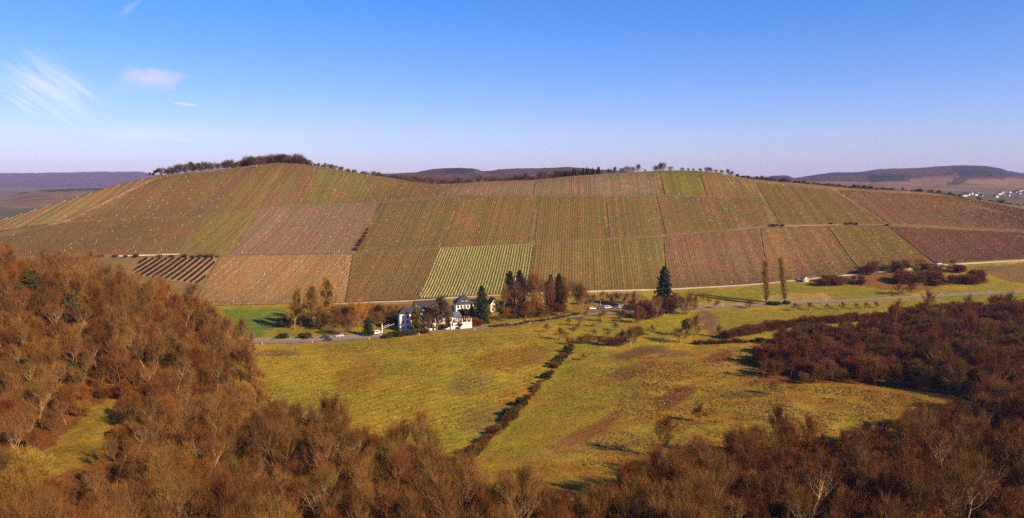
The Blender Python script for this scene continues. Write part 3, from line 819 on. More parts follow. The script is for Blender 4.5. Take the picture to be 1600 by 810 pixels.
def leaf_quads(p, size, g, flat=.0):
    n = len(p)
    a = unit(g.normal(size=(n, 3))); b = unit(np.cross(a, unit(g.normal(size=(n, 3)))))
    s = size * (.6 + .8 * g.random((n, 1)))
    V = np.stack([p - a * s - b * s * .6, p + a * s - b * s * .6, p + a * s * .8 + b * s * .6, p - a * s * .8 + b * s * .6], 1).reshape(-1, 3)
    return V, np.arange(n * 4).reshape(-1, 4)

def conifer(seed, Ht, rad, whorls=26, per=9, droop=.25, n=14, low=.06, power=.85, dens=1.0):
    g = np.random.default_rng(seed)
    S0 = [np.concatenate([[0, 0, Ht * i / 8 - .3 * (i == 0)], [0, 0, Ht * (i + 1) / 8], [Ht * .016 * (1 - i / 8.2), Ht * .016 * (1 - (i + 1) / 8.2)]]) for i in range(8)]
    br = []; P_ = []
    for w in range(whorls):
        f = low + (1 - low) * (w + g.random() * .5) / whorls
        z = Ht * f
        L0 = rad * (1 - f) ** power * (.85 + .3 * g.random()) + .15
        for k in range(per):
            a = 2 * math.pi * k / per + g.random() * .9 + w
            L = L0 * (.65 + .5 * g.random())
            dz = (.35 * f - droop) + g.normal(0, .08)
            e = np.array([math.cos(a) * L, math.sin(a) * L, dz * L])
            s = np.array([0, 0, z])
            br.append(np.concatenate([s, s + e, [.05, .015]]))
            m = max(4, int(n * L / rad * dens) + 3)
            tt = (.15 + .85 * g.random((m, 1)))
            P_.append(s + e * tt + g.normal(0, .09 * L + .05, (m, 3)) * np.array([1, 1, .6]))
    P_ = np.concatenate(P_)
    Vq, Fq = leaf_quads(P_, .16 + rad * .035, g)
    Vb, Fb = tubes(np.array(br), 3); Vt, Ft = tubes(np.array(S0), 6)
    return dict(trunk=cat([(Vt, Ft)]), crown=cat([(Vb, Fb), (Vq, Fq)]))

PROTO_COL = bpy.data.collections.new('tree_kinds')            # kinds for the far mass of the woods (never linked to the scene)
class Kind:
    """meshes of one kind of tree: trunk and crown apart, and both in one"""
    def __init__(s, nm, gd, mt, mc, full=False):
        s.trunk = mesh_np(nm + '_trunk', *gd['trunk'], True); s.trunk.materials.append(mt)
        s.crown = mesh_np(nm + '_crown', *gd['crown']); s.crown.materials.append(mc)
        s.one = None; s.gd = gd; s.mats = (mt, mc); s.nm = nm
    def whole(s):
        if s.one is None:
            tv, tf = s.gd['trunk']; cv, cf = s.gd['crown']
            k = len(tv); fs = {}
            parts = [(f, 0) for f in tf] + [(f + k, 1) for f in cf]
            parts.sort(key=lambda q: -q[0].shape[1])
            me = mesh_np(s.nm, np.concatenate([tv, cv]), [q[0] for q in parts])
            for m in s.mats: me.materials.append(m)
            me.polygons.foreach_set('material_index', np.concatenate([np.full(len(q[0]), q[1], np.int32) for q in parts]))
            s.one = me
        return s.one
    def plant(s, name, label, cat_, loc, sc=1.0, rz=None, group=None, parts=True, crown='crown', trunk='trunk'):
        rz = random.random() * 6.28 if rz is None else rz
        if not parts:
            o = add(name, s.whole(), None, None, loc); o.rotation_euler = (0, 0, rz)
            o.scale = sc if hasattr(sc, '__len__') else (sc,) * 3
            return tag(o, label, cat_, group)
        r = thing(name, label, cat_, loc, rz, group, sc)
        add(trunk, s.trunk, None, r); add(crown, s.crown, None, r)
        return r

B_PALE = twig_mat('bark_pale', (.28, .165, .070), .4); B_BRN = twig_mat('bark_brown', (.175, .090, .036), .35); B_WHITE = twig_mat('bark_white', (.38, .26, .14), .25)
T_BRN = twig_mat('twigs_brown', (.135, .054, .013), .35, .014); T_GREY = twig_mat('twigs_tan', (.170, .080, .021), .3, .012); T_RUST = twig_mat('twigs_rust', (.175, .062, .011), .3, .012)
T_RED = twig_mat('twigs_red_brown', (.145, .050, .016), .35, .012); T_DARK = twig_mat('twigs_dark', (.115, .070, .036), .2, .01); T_OCHRE = twig_mat('twigs_ochre', (.255, .140, .022), .25, .02); T_MAR = twig_mat('twigs_maroon', (.135, .046, .016), .45, .015); T_OLV = twig_mat('twigs_olive', (.140, .076, .018), .3, .015)
L_FIR = twig_mat('needles_dark', (.022, .034, .012), .3, .02); L_OLV = twig_mat('needles_olive', (.075, .068, .014), .25, .02); L_IVY = twig_mat('ivy_leaves', (.052, .050, .011), .3, .02); L_MIS = twig_mat('mistletoe_leaves', (.055, .045, .010), .3, .02)

TALL = [Kind('bare_tree_%d' % i, grow(10 + i, 14, stems=[1, 2, 1, 3, 1][i], bole=[.36, .42, .30, .38, .45][i], nlimb=[13, 15, 14, 18, 12][i], fan=[.1, .28, .1, .34, .15][i], el=(34, 74), up=(.16, .2, .26), r=.20, n2=7, n3=3, ntw=3, twL=1.45, tw_w=.026, spr=.30),
             [B_PALE, B_PALE, B_BRN, B_PALE, B_WHITE][i], [T_GREY, T_BRN, T_BRN, T_GREY, T_GREY][i]) for i in range(5)]
BUSHY = [Kind('bushy_tree_%d' % i, grow(30 + i, 9.5, stems=[3, 4, 2, 3, 3, 4][i], bole=.14, nlimb=22, limbL=.42, fan=.42, el=(24, 68), up=(.12, .16, .22), r=.21, n2=7, n3=3, ntw=3, twL=1.5, tw_w=.026, spr=.32),
              [B_BRN, B_PALE, B_BRN, B_BRN, B_BRN, B_PALE][i], [T_BRN, T_GREY, T_RUST, T_OLV, T_MAR, T_RED][i]) for i in range(6)]
SHRUB = [Kind('shrub_%d' % i, grow(50 + i, 4.6, stems=[6, 7, 6, 7][i], bole=.10, nlimb=30, limbL=.50, fan=.8, el=(15, 62), r=.11, n2=5, n3=5, ntw=6, twL=2.0, tw_w=.026, spr=.45),
              B_BRN, [T_BRN, T_RUST, T_OCHRE, T_BRN][i]) for i in range(4)]
THORN = [Kind('thorn_bush_%d' % i, grow(60 + i, 6.5, stems=[5, 4, 6][i], bole=.10, nlimb=30, limbL=.46, fan=.6, el=(18, 64), r=.14, n2=5, n3=5, ntw=4, twL=1.6, tw_w=.026, spr=.45),
              B_BRN, [T_MAR, T_MAR, T_OLV][i]) for i in range(3)]
ORCH = [Kind('orchard_tree_%d' % i, grow(70 + i, 5.0, stems=1, bole=.34, nlimb=11, limbL=.52, el=(12, 55), fan=.3, r=.24, n2=6, n3=4, ntw=3, twL=1.7, wander=.25, tw_w=.026), B_PALE, T_OLV) for i in range(3)]
PARK = [Kind('park_tree_%d' % i, grow(80 + i, 18, stems=1, bole=.22, nlimb=22, limbL=.30, el=(28, 76), up=(.14, .14, .14), r=.40, n3=5, ntw=5, tw_w=.05), [B_PALE, B_BRN][i], [T_OCHRE, T_DARK][i]) for i in range(2)]
POPL = Kind('poplar', grow(90, 29, stems=1, bole=.04, nlimb=70, limbL=.11, el=(66, 82), up=(.30, .25, .25), r=.42, n2=5, n3=3, ntw=3, twL=.6, tw_w=.045, tap=.30), twig_mat('bark_poplar', (.30, .17, .05), .1), twig_mat('twigs_poplar', (.34, .185, .042), .15))
FIR = [Kind('fir_%d' % i, conifer(100 + i, 18, [3.9, 3.2][i], 34, 10, [.22, .35][i], n=17, power=.62), B_BRN, L_FIR) for i in range(2)]
CYPR = Kind('cypress', conifer(105, 12, 2.6, 26, 10, -.5, n=15, power=.6, dens=1.4), B_BRN, L_OLV)
PINE = [Kind('pine_%d' % i, conifer(110 + i, 11, 3.6, 9, 11, -.1, n=18, low=.55, power=.35), B_BRN, L_FIR) for i in range(2)]
_iv = grow(120, 11, stems=2, bole=.2, nlimb=16, fan=.3, el=(20, 70), r=.2, n3=4, ntw=3)
_g = np.random.default_rng(5); _pt = _iv['tips'][0]; _pt = _pt[_g.random(len(_pt)) < .55]
_lv = leaf_quads(_pt, .20, _g); _cv, _cf = _iv['crown']
_iv['crown'] = cat([(_cv, f) for f in []] + [_lv])
IVY = Kind('ivy_tree', _iv, B_BRN, L_IVY)
_bs = grow(130, 3.2, stems=6, bole=.1, nlimb=30, limbL=.5, fan=.8, el=(10, 60), r=.08, n2=5, n3=5, ntw=4, twL=1.6)
_pt = _bs['tips'][0]; _pt = _pt[_g.random(len(_pt)) < .5]; _bs['crown'] = cat([leaf_quads(_pt, .13, _g)])
GREENB = Kind('evergreen_bush', _bs, B_BRN, L_IVY)
_p = unit(_g.normal(size=(420, 3))) * (.62 * _g.random((420, 1)) ** .4)
mist_me = mesh_np('mistletoe_ball', *leaf_quads(_p, .10, _g)); mist_me.materials.append(L_MIS)

# ------------------------------------------------------------------ the woods
def scatter(poly, sp, g, holes=(), tries=None):
    """roughly evenly spread points inside a plan outline"""
    poly = np.asarray(poly); lo = poly.min(0); hi = poly.max(0)
    nx = int((hi[0] - lo[0]) / sp) + 1; ny = int((hi[1] - lo[1]) / sp) + 1
    xx, yy = np.meshgrid(np.arange(nx), np.arange(ny))
    p = np.stack([xx.ravel() + .5 * (yy.ravel() % 2), yy.ravel()], 1) * sp + lo + g.uniform(-.42, .42, (nx * ny, 2)) * sp
    m = inpoly(p[:, 0], p[:, 1], poly)
    for h in holes: m &= ~inpoly(p[:, 0], p[:, 1], h)
    return p[m]
g = np.random.default_rng(21)
FOREST = []          # kind list name, variant, x, y, z, scale, rz, wood
def zone(x, y):
    u, v = project(x, y, H(x, y)); return u, v
pts = scatter(WOOD, 5.3, g, [CLEAR])
GLADE = [(0, 770), (60, 712), (120, 664), (170, 632), (182, 646), (150, 690), (90, 735), (20, 790)]
for x, y in pts:
    z = float(H(x, y)); u, v = zone(x, y); u = float(u); v = float(v)
    if u < -60 or u > 1670 or v > 1010: continue
    edge = not bool(inpoly(np.array([x]), np.array([y + 7.0]), WOOD)[0])
    spur = u < 430 and y > 160
    q = g.random()
    rightend = u > 1120
    if edge: fam = 'SHRUB' if q < .6 else 'BUSHY'
    elif spur: fam = 'TALL' if q < .42 else ('BUSHY' if q < .86 else 'SHRUB')
    elif rightend: fam = 'TALL' if q < .20 else ('BUSHY' if q < .58 else ('THORN' if q < .92 else 'SHRUB'))
    else: fam = 'TALL' if q < .46 else ('BUSHY' if q < .86 else 'SHRUB')
    nvar = dict(TALL=5, BUSHY=4, SHRUB=4, THORN=3)[fam]
    var = int(g.integers(nvar))
    if fam == 'BUSHY' and rightend and g.random() < .75: var = 4 + int(g.integers(2))
    hf = .62 + .45 * vnoise(np.array(x / 18.0), np.array(y / 18.0))
    if x < -60 and 120 < y < 230:                       # nothing grows tall in front of the grassy glade
        hh_ = np.array([.35, .7, 1.0]) * dict(TALL=14, BUSHY=9.5, SHRUB=4.6, THORN=6.5)[fam] * hf
        pu, pv_ = project(np.full(3, x), np.full(3, y), z + hh_)
        if inpoly(pu, pv_, GLADE).any(): continue
    if fam == 'BUSHY' and spur and g.random() < .5: var = 2
    if fam == 'SHRUB' and rightend: var = 1
    if fam == 'SHRUB' and not rightend and (330 < u < 470 and y > 200): var = 2
    if fam == 'TALL': hf *= .92 if spur else 1.02
    elif fam == 'BUSHY' and not spur: hf *= 1.12
    if spur and y > 250: hf *= 1.12
    FOREST.append((fam, var, x, y, z, float(hf * (.78 + .5 * g.random())), g.random() * 6.28, 'spur' if spur else ('dark' if rightend else 'front')))
for x, y in scatter(THICKET, 5.6, g):
    z = float(H(x, y)); u, v = zone(x, y); u = float(u)
    if u > 1680: continue
    q = g.random()
    fam, var = ('THORN', int(g.integers(3))) if q < .64 else (('BUSHY', int(g.choice([0, 1, 2, 3]))) if q < .92 else ('TALL', 2))
    sc = (.62 + .75 * g.random() ** 1.5) * (1.0 if fam == 'THORN' else .85)
    if u > 1430: sc *= 1.15
    FOREST.append((fam, var, x, y, z, sc, g.random() * 6.28, 'thicket'))
HEIGHT = dict(TALL=14, BUSHY=9.5, SHRUB=4.6, THORN=6.5)
FAM = dict(TALL=TALL, BUSHY=BUSHY, SHRUB=SHRUB, THORN=THORN)
CAP = dict(TALL=280, BUSHY=260, SHRUB=110, THORN=240)
LAB = {
 ('TALL', 'spur'): ('bare_tree', 'leafless tree rising from the wooded spur', 'tree', 'bare trees on the wooded spur'),
 ('TALL', 'front'): ('bare_tree', 'leafless tree in the wood at the foot of the meadow', 'tree', 'bare trees at the meadow foot'),
 ('TALL', 'dark'): ('bare_tree', 'leafless tree with light branches among the dark maroon thorn bushes', 'tree', 'bare trees among the thorn bushes'),
 ('TALL', 'thicket'): ('bare_tree', 'leafless tree inside the maroon thicket by the pasture', 'tree', 'trees inside the thicket'),
 ('BUSHY', 'spur'): ('bushy_tree', 'many stemmed bare tree with dense twigs on the wooded spur', 'tree', 'bushy trees on the wooded spur'),
 ('BUSHY', 'front'): ('bushy_tree', 'many stemmed bare tree with dense twigs below the meadow', 'tree', 'bushy trees at the meadow foot'),
 ('BUSHY', 'dark'): ('bushy_tree', 'many stemmed bare tree with dense twigs among dark thorn bushes', 'tree', 'bushy trees among the thorn bushes'),
 ('BUSHY', 'thicket'): ('bushy_tree', 'many stemmed bare tree standing in the maroon thicket', 'tree', 'bushy trees of the thicket'),
 ('SHRUB', 'spur'): ('shrub', 'low rounded leafless shrub under the trees of the wooded spur', 'shrub', 'shrubs on the wooded spur'),
 ('SHRUB', 'front'): ('shrub', 'low rounded leafless shrub along the edge of the meadow wood', 'shrub', 'shrubs at the meadow foot'),
 ('SHRUB', 'dark'): ('shrub', 'low rounded shrub between the dark thorn bushes', 'shrub', 'shrubs among the thorn bushes'),
 ('THORN', 'dark'): ('thorn_bush', 'dark maroon thorn bush in the wood below the ochre pasture', 'bush', 'thorn bushes below the pasture'),
 ('THORN', 'thicket'): ('thorn_bush', 'dark maroon thorn bush of the thicket beside the ochre pasture', 'bush', 'thorn bushes of the thicket'),
}
VARW = dict(TALL=[('leafless', 'single stemmed leafless'), ('leafless', 'twin stemmed leafless'), ('leafless', 'dark barked leafless'), ('leafless', 'three stemmed leafless'), ('leafless', 'slim whitish leafless')],
            BUSHY=[('many stemmed', 'brown three stemmed'), ('many stemmed', 'tan four stemmed'), ('many stemmed', 'rust coloured forked'), ('many stemmed', 'olive three stemmed'), ('many stemmed', 'maroon three stemmed'), ('many stemmed', 'red brown four stemmed')],
            SHRUB=[('low rounded', 'brown low rounded'), ('low rounded', 'rusty low rounded'), ('low rounded', 'ochre low rounded'), ('low rounded', 'dull brown low rounded')],
            THORN=[('dark maroon', 'dark maroon broad'), ('dark maroon', 'dark maroon upright'), ('dark maroon', 'olive brown dense')])
FOREST.sort(key=lambda t: -HEIGHT[t[0]] * t[5] / math.hypot(t[2], t[3]))
count = dict(TALL=0, BUSHY=0, SHRUB=0, THORN=0); mass = []
for t_ in FOREST:
    fam, var, x, y, z, sc, rz, wd = t_
    u, v = project(x, y, z + HEIGHT[fam] * sc * .8)
    vis = -5 < u < 1605 and v < 800
    if vis and count[fam] < CAP[fam]:
        count[fam] += 1
        nm, lab, ct, gp = LAB[(fam, wd)]
        lab = lab.replace(*VARW[fam][var], 1) if VARW[fam][var][0] in lab else VARW[fam][var][1] + ' ' + lab
        gp = gp + ', ' + VARW[fam][var][1]
        FAM[fam][var].plant(nm, lab, ct, (x, y, z), sc, rz, gp, crown='crown', trunk='trunk' if fam in ('TALL',) else 'stems')
    else: mass.append(t_)
# the rest of the wood, one mass grown on points
order = [(f, i) for f in ('TALL', 'BUSHY', 'SHRUB', 'THORN') for i in range(len(FAM[f]))]
for n_, (f, i) in enumerate(order):
    PROTO_COL.objects.link(bpy.data.objects.new('kind_%02d' % n_, FAM[f][i].whole()))
def wood_mass(items, name, label):
    me = bpy.data.meshes.new(name)
    c = np.array([[t[2], t[3], t[4]] for t in items]).mean(0)
    me.from_pydata([(t[2] - c[0], t[3] - c[1], t[4] - c[2]) for t in items], [], [])
    for nm, typ, vals in (('pid', 'INT', [order.index((t[0], t[1])) for t in items]), ('turn', 'FLOAT', [t[6] for t in items]), ('size', 'FLOAT', [t[5] for t in items])):
        me.attributes.new(nm, typ, 'POINT').data.foreach_set('value', vals)
    o = add(name, me, None, None, c, kind='stuff'); tag(o, label, 'wood')
    ng = bpy.data.node_groups.new('wood_mass', 'GeometryNodeTree')
    ng.interface.new_socket('Geometry', in_out='INPUT', socket_type='NodeSocketGeometry'); ng.interface.new_socket('Geometry', in_out='OUTPUT', socket_type='NodeSocketGeometry')
    gi = ng.nodes.new('NodeGroupInput'); go = ng.nodes.new('NodeGroupOutput')
    ci = ng.nodes.new('GeometryNodeCollectionInfo'); ci.inputs['Collection'].default_value = PROTO_COL; ci.inputs['Separate Children'].default_value = True; ci.inputs['Reset Children'].default_value = True
    ip = ng.nodes.new('GeometryNodeInstanceOnPoints'); ip.inputs['Pick Instance'].default_value = True
    def na(nm, typ):
        n = ng.nodes.new('GeometryNodeInputNamedAttribute'); n.data_type = typ; n.inputs['Name'].default_value = nm; return n.outputs['Attribute']
    cx = ng.nodes.new('ShaderNodeCombineXYZ'); ng.links.new(na('turn', 'FLOAT'), cx.inputs['Z'])
    ng.links.new(gi.outputs[0], ip.inputs['Points']); ng.links.new(ci.outputs[0], ip.inputs['Instance']); ng.links.new(na('pid', 'INT'), ip.inputs['Instance Index'])
    ng.links.new(cx.outputs[0], ip.inputs['Rotation']); ng.links.new(na('size', 'FLOAT'), ip.inputs['Scale']); ng.links.new(ip.outputs[0], go.inputs[0])
    md = o.modifiers.new('wood', 'NODES'); md.node_group = ng
    return o
a_ = [t for t in mass if t[7] == 'spur']; b_ = [t for t in mass if t[7] in ('front', 'dark')]; c_ = [t for t in mass if t[7] == 'thicket']
if a_: wood_mass(a_, 'woodland', 'remaining mass of bare trees and shrubs covering the wooded spur')
if b_: wood_mass(b_, 'woodland', 'remaining mass of bare trees and shrubs below the meadow and pasture')
if c_: wood_mass(c_, 'woodland', 'remaining mass of maroon thorn bushes in the thicket')
print('FOREST', len(FOREST), count, len(mass))
# SECTION-DETAIL
# ------------------------------------------------------------------ buildings
M_WHITE = plain('white_render', (.80, .72, .58), .8, .12, .5); M_CREAM = plain('cream_render', (.78, .64, .34), .8, .12, .5); M_SLATE = plain('slate', (.036, .026, .028), .7, .35, 1.2, 0, .25)
M_SLATE2 = plain('slate_blue', (.042, .034, .044), .6, .25, 1.0, 0, .3); M_ZINC = plain('zinc', (.20, .19, .25), .4, .2, .8, .4); M_PANE = plain('pane', (.07, .065, .06), .15, .1, 1, 0, .6)
M_FRAME = plain('window_frame', (.72, .68, .60), .5, .1); M_SAND = plain('sandstone', (.30, .18, .11), .9, .3, .6); M_WOOD = plain('weathered_wood', (.17, .105, .06), .9, .35, 2.0); M_BRICK = plain('chimney_brick', (.24, .10, .06), .9, .3, 3)
M_TILE = plain('roof_tile', (.16, .065, .045), .85, .35, 1.5); M_HEDGE = L_IVY; M_STONE = plain('pale_stone', (.55, .43, .30), .9, .3, .8)

def roof_gable(x0, x1, y0, y1, z, h, o=.45, th=.22, axis='x'):
    b = MB()
    if axis == 'x':
        ym = (y0 + y1) / 2; sl = h / (ym - y0)
        A = [(x0 - o, y0 - o, z - o * sl), (x1 + o, y0 - o, z - o * sl), (x1 + o, ym, z + h), (x0 - o, ym, z + h)]
        B = [(x1 + o, y1 + o, z - o * sl), (x0 - o, y1 + o, z - o * sl), (x0 - o, ym, z + h), (x1 + o, ym, z + h)]
    else:
        xm = (x0 + x1) / 2; sl = h / (xm - x0)
        A = [(x0 - o, y1 + o, z - o * sl), (x0 - o, y0 - o, z - o * sl), (xm, y0 - o, z + h), (xm, y1 + o, z + h)]
        B = [(x1 + o, y0 - o, z - o * sl), (x1 + o, y1 + o, z - o * sl), (xm, y1 + o, z + h), (xm, y0 - o, z + h)]
    for q in (A, B):
        top = [(x, y, zz + th) for x, y, zz in q]
        b.poly(top); b.poly(q[::-1])
        for i in range(4):
            j = (i + 1) % 4; b.poly([q[i], q[j], top[j], top[i]])
    return b
def roof_hip(x0, x1, y0, y1, z, h, o=.5, ridge=None):
    w, d = x1 - x0, y1 - y0
    if ridge is None: ridge = max(0.0, w - d)
    xm, ym = (x0 + x1) / 2, (y0 + y1) / 2
    x0 -= o; x1 += o; y0 -= o; y1 += o
    a, c = (xm - ridge / 2, ym, z + h), (xm + ridge / 2, ym, z + h)
    b = MB(); e = .18
    lo = [(x0, y0, z), (x1, y0, z), (x1, y1, z), (x0, y1, z)]; up = [(x, y, zz + e) for x, y, zz in lo]
    b.poly(lo[::-1])
    for i in range(4): b.poly([lo[i], lo[(i + 1) % 4], up[(i + 1) % 4], up[i]])
    if ridge > .01:
        b.poly([up[0], up[1], c, a]); b.poly([up[1], up[2], c]); b.poly([up[2], up[3], a, c]); b.poly([up[3], up[0], a])
    else:
        for i in range(4): b.poly([up[i], up[(i + 1) % 4], a])
    return b
def wall_box(x0, x1, y0, y1, z0, z1, gable=0.0, axis='x'):
    b = MB().box(x0, x1, y0, y1, z0, z1)
    if gable > 0:
        g2 = gable - .05
        if axis == 'x':
            ym = (y0 + y1) / 2
            for x in (x0, x1): b.poly([(x, y0, z1), (x, y1, z1), (x, ym, z1 + g2)])
        else:
            xm = (x0 + x1) / 2
            for y in (y0, y1): b.poly([(x0, y, z1), (x1, y, z1), (xm, y, z1 + g2)])
    return b
def window(parent, cx, cyy, cz, w, h, face, name='window'):
    """frame proud of the wall with a set-back pane; face: -y, +y, -x, +x"""
    t, fr = .10, .12
    b = MB()
    if face in ('-y', '+y'):
        s = -1 if face == '-y' else 1; y0, y1 = sorted((cyy, cyy + s * t))
        b.box(cx - w / 2 - fr, cx - w / 2, y0, y1, cz - h / 2, cz + h / 2); b.box(cx + w / 2, cx + w / 2 + fr, y0, y1, cz - h / 2, cz + h / 2)
        b.box(cx - w / 2 - fr, cx + w / 2 + fr, y0, y1, cz + h / 2, cz + h / 2 + fr); b.box(cx - w / 2 - fr - .05, cx + w / 2 + fr + .05, y0, y1 + .05 * (s > 0), cz - h / 2 - fr, cz - h / 2)
        o = b.build(name, M_SAND, parent)
        ya, yb = sorted((cyy, cyy + s * .03)); MB().box(cx - w / 2, cx + w / 2, ya, yb, cz - h / 2, cz + h / 2).build('pane', M_PANE, o)
    else:
        s = -1 if face == '-x' else 1; x0, x1 = sorted((cx, cx + s * t))
        b.box(x0, x1, cyy - w / 2 - fr, cyy - w / 2, cz - h / 2, cz + h / 2); b.box(x0, x1, cyy + w / 2, cyy + w / 2 + fr, cz - h / 2, cz + h / 2)
        b.box(x0, x1, cyy - w / 2 - fr, cyy + w / 2 + fr, cz + h / 2, cz + h / 2 + fr); b.box(x0, x1, cyy - w / 2 - fr, cyy + w / 2 + fr, cz - h / 2 - fr, cz - h / 2)
        o = b.build(name, M_SAND, parent)
        xa, xb = sorted((cx, cx + s * .03)); MB().box(xa, xb, cyy - w / 2, cyy + w / 2, cz - h / 2, cz + h / 2).build('pane', M_PANE, o)
    return o
def dormer(parent, cx, y, z, w=1.3, h=1.5, dep=2.0):
    d = wall_box(cx - w / 2, cx + w / 2, y, y + dep, z, z + h).build('dormer', M_FRAME, parent)
    roof_gable(cx - w / 2, cx + w / 2, y, y + dep, z + h, .55, .18, .10, 'y').build('dormer_roof', M_SLATE, d)
    MB().box(cx - w * .28, cx + w * .28, y - .04, y - .005, z + .25, z + h - .2).build('pane', M_PANE, d)
def chimney(parent, x, y, z, h):
    c = MB().box(x - .45, x + .45, y - .35, y + .35, z, z + h); c.build('chimney', M_BRICK, parent)

VR = R(19)
vo = pix1(632, 516); vo.z = float(H(vo.x, vo.y))
villa = thing('villa', 'white villa with corner tower, steep slate roofs and dormers beside the road', 'house', (vo.x, vo.y, vo.z - .1), VR)
# tower
wall_box(-3, 3, -3, 3, -1.5, 9.6).build('tower_wall', M_WHITE, villa)
tr = roof_hip(-3, 3, -3, 3, 9.6, 4.2, .5, 0.0).build('tower_roof', M_SLATE, villa)
MB().cyl((0, 0, 13.6), (0, 0, 15.0), .07, 6).build('finial', M_ZINC, tr)
for z in (2.2, 5.2, 8.0):
    for x in (-1.3, 1.3): window(villa, x, -3, z, .8, 1.3, '-y')
    window(villa, -3, 0, z, 1.0, 1.6, '-x')
# main wing along the road
wall_box(3.0, 27, -1.5, 9.5, -1.5, 6.4, 5.2).build('wall', M_WHITE, villa)
mr = roof_gable(2.6, 27, -1.5, 9.5, 6.4, 5.2).build('roof', M_SLATE, villa)
for x in (6, 9.5, 13, 17, 21, 24.5): dormer(villa, x, .05, 7.5)
for x in (11, 15.5): dormer(villa, x, 1.9, 9.3, 1.0, 1.1, 1.6)
for x in np.arange(5, 26.5, 2.6):
    for z in (1.5, 4.6): window(villa, float(x), -1.5, z, 1.1, 1.7, '-y')
chimney(villa, 8, 6.0, 9.5, 3.2); chimney(villa, 20, 6.4, 9.2, 3.2)
MB().box(14.4, 16.2, -1.62, -1.5, -.6, 1.9).build('door', M_WOOD, villa)
# rear wing, higher up the slope
wall_box(9, 27, 12, 22, -1, 8.2, 4.8).build('rear_wall', M_WHITE, villa)
roof_gable(9, 27, 12, 22, 8.2, 4.8).build('rear_roof', M_SLATE, villa)
for x in (11, 15, 19): dormer(villa, x, 12.9, 9.1, 1.2, 1.3, 1.8)
for y in (15, 19): window(villa, 27, y, 6.4, 1.0, 1.5, '+x')
MB().box(27.02, 33.0, 3.0, 9.4, -1.5, 4.6).build('annex_wall', M_WHITE, villa)
b = MB(); b.poly([(26.9, 2.5, 5.0), (33.5, 2.5, 5.0), (33.5, 9.8, 6.9), (26.9, 9.8, 6.9)]); b.poly([(26.9, 2.5, 4.7), (26.9, 9.8, 6.6), (33.5, 9.8, 6.6), (33.5, 2.5, 4.7)])
b.poly([(26.9, 2.5, 4.7), (33.5, 2.5, 4.7), (33.5, 2.5, 5.0), (26.9, 2.5, 5.0)]); b.poly([(33.5, 2.5, 4.7), (33.5, 9.8, 6.6), (33.5, 9.8, 6.9), (33.5, 2.5, 5.0)]); b.poly([(26.9, 9.8, 6.6), (26.9, 2.5, 4.7), (26.9, 2.5, 5.0), (26.9, 9.8, 6.9)])
b.build('annex_roof', M_ZINC, villa)
for x in (28.6, 31.2): window(villa, x, 3.0, 2.6, 1.2, 1.8, '-y')
# terrace with pergola
MB().box(25.0, 37.0, -4.6, -1.55, -2.0, 2.7).box(27.05, 37.0, -1.55, 2.9, -2, 2.7).build('terrace_wall', M_WHITE, villa)
for x in (29.0, 31.6, 34.2, 36.7):
    for y in (-4.3, .4): MB().box(x - .14, x + .14, y - .14, y + .14, 2.7, 5.3).build('pergola_post', M_WHITE, villa)
pb = MB()
for y in (-4.3, .4): pb.box(28.4, 37.3, y - .1, y + .1, 5.3, 5.52)
pb.build('pergola_beam', M_WOOD, villa)
for x in np.arange(28.6, 37.3, .6): MB().box(float(x) - .06, float(x) + .06, -4.9, 1.0, 5.53, 5.68).build('pergola_slat', M_WOOD, villa)
MB().box(25.0, 37.0, -4.75, -4.62, 2.7, 3.3).build('parapet', M_WHITE, villa)

def small_house(name, label, u, v, rz, w, d, eave, rh, kind, wm, rm, wins, dorm=0, sink=1.5, group=None, axis='x', ymax=700):
    p = pix1(u, v, ymin=330, ymax=ymax)
    r = thing(name, label, 'house', (p.x, p.y, p.z), R(rz), group)
    wall_box(-w / 2, w / 2, -d / 2, d / 2, -sink, eave, rh if kind == 'gable' else 0, axis).build('wall', wm, r)
    (roof_gable(-w / 2, w / 2, -d / 2, d / 2, eave, rh, .4, .2, axis) if kind == 'gable' else roof_hip(-w / 2, w / 2, -d / 2, d / 2, eave, rh)).build('roof', rm, r)
    for (x, z, ww, hh) in wins: window(r, x, -d / 2, z, ww, hh, '-y')
    for k in range(dorm): dormer(r, (k - (dorm - 1) / 2) * 2.6, -d / 2 + .9, eave + .9, 1.1, 1.3, 1.8)
    return r
hs = small_house('house', 'white house with dark hipped slate roof behind the villa', 724, 485, 14, 10.8, 10, 4.4, 5.6, 'hip', M_WHITE, M_SLATE2, [(x, 3.0, 1.0, 1.6) for x in (-4, -2, 0, 2, 4)], 2)
small_house('cottage', 'narrow cream gabled cottage beside the tall dark fir', 770, 485, 24, 5.2, 6.0, 4.6, 3.2, 'gable', M_CREAM, M_TILE, [(-1.1, 3.2, .8, 1.2), (1.1, 3.2, .8, 1.2), (0, 5.4, .7, .9)], axis='y')
hut = small_house('vineyard_hut', 'tiny pale stone vineyard hut beside the gravel track', 1257, 440, 20, 4.2, 3.4, 2.2, 1.5, 'gable', M_STONE, M_SAND, [(0.8, 1.2, .7, .8)], axis='y', sink=.8)
MB().box(-1.6, -.7, -1.78, -1.7, -.2, 1.8).build('door', M_WOOD, hut)
hut = small_house('vineyard_hut', 'small white hut with dark door at the end of the scrub', 1466, 416, 10, 3.4, 3.0, 2.6, .9, 'hip', M_WHITE, M_SLATE, [(-.9, 1.4, .6, .8)], sink=.8)
MB().box(.2, 1.3, -1.58, -1.5, -.2, 2.0).build('door', M_WOOD, hut)
small_house('shed', 'low wooden shed among the rust coloured bushes left of the white tower', 492, 503, 10, 5, 4, 2.2, 1.4, 'gable', M_WOOD, M_SAND, [(0, 1.2, .8, .8)])

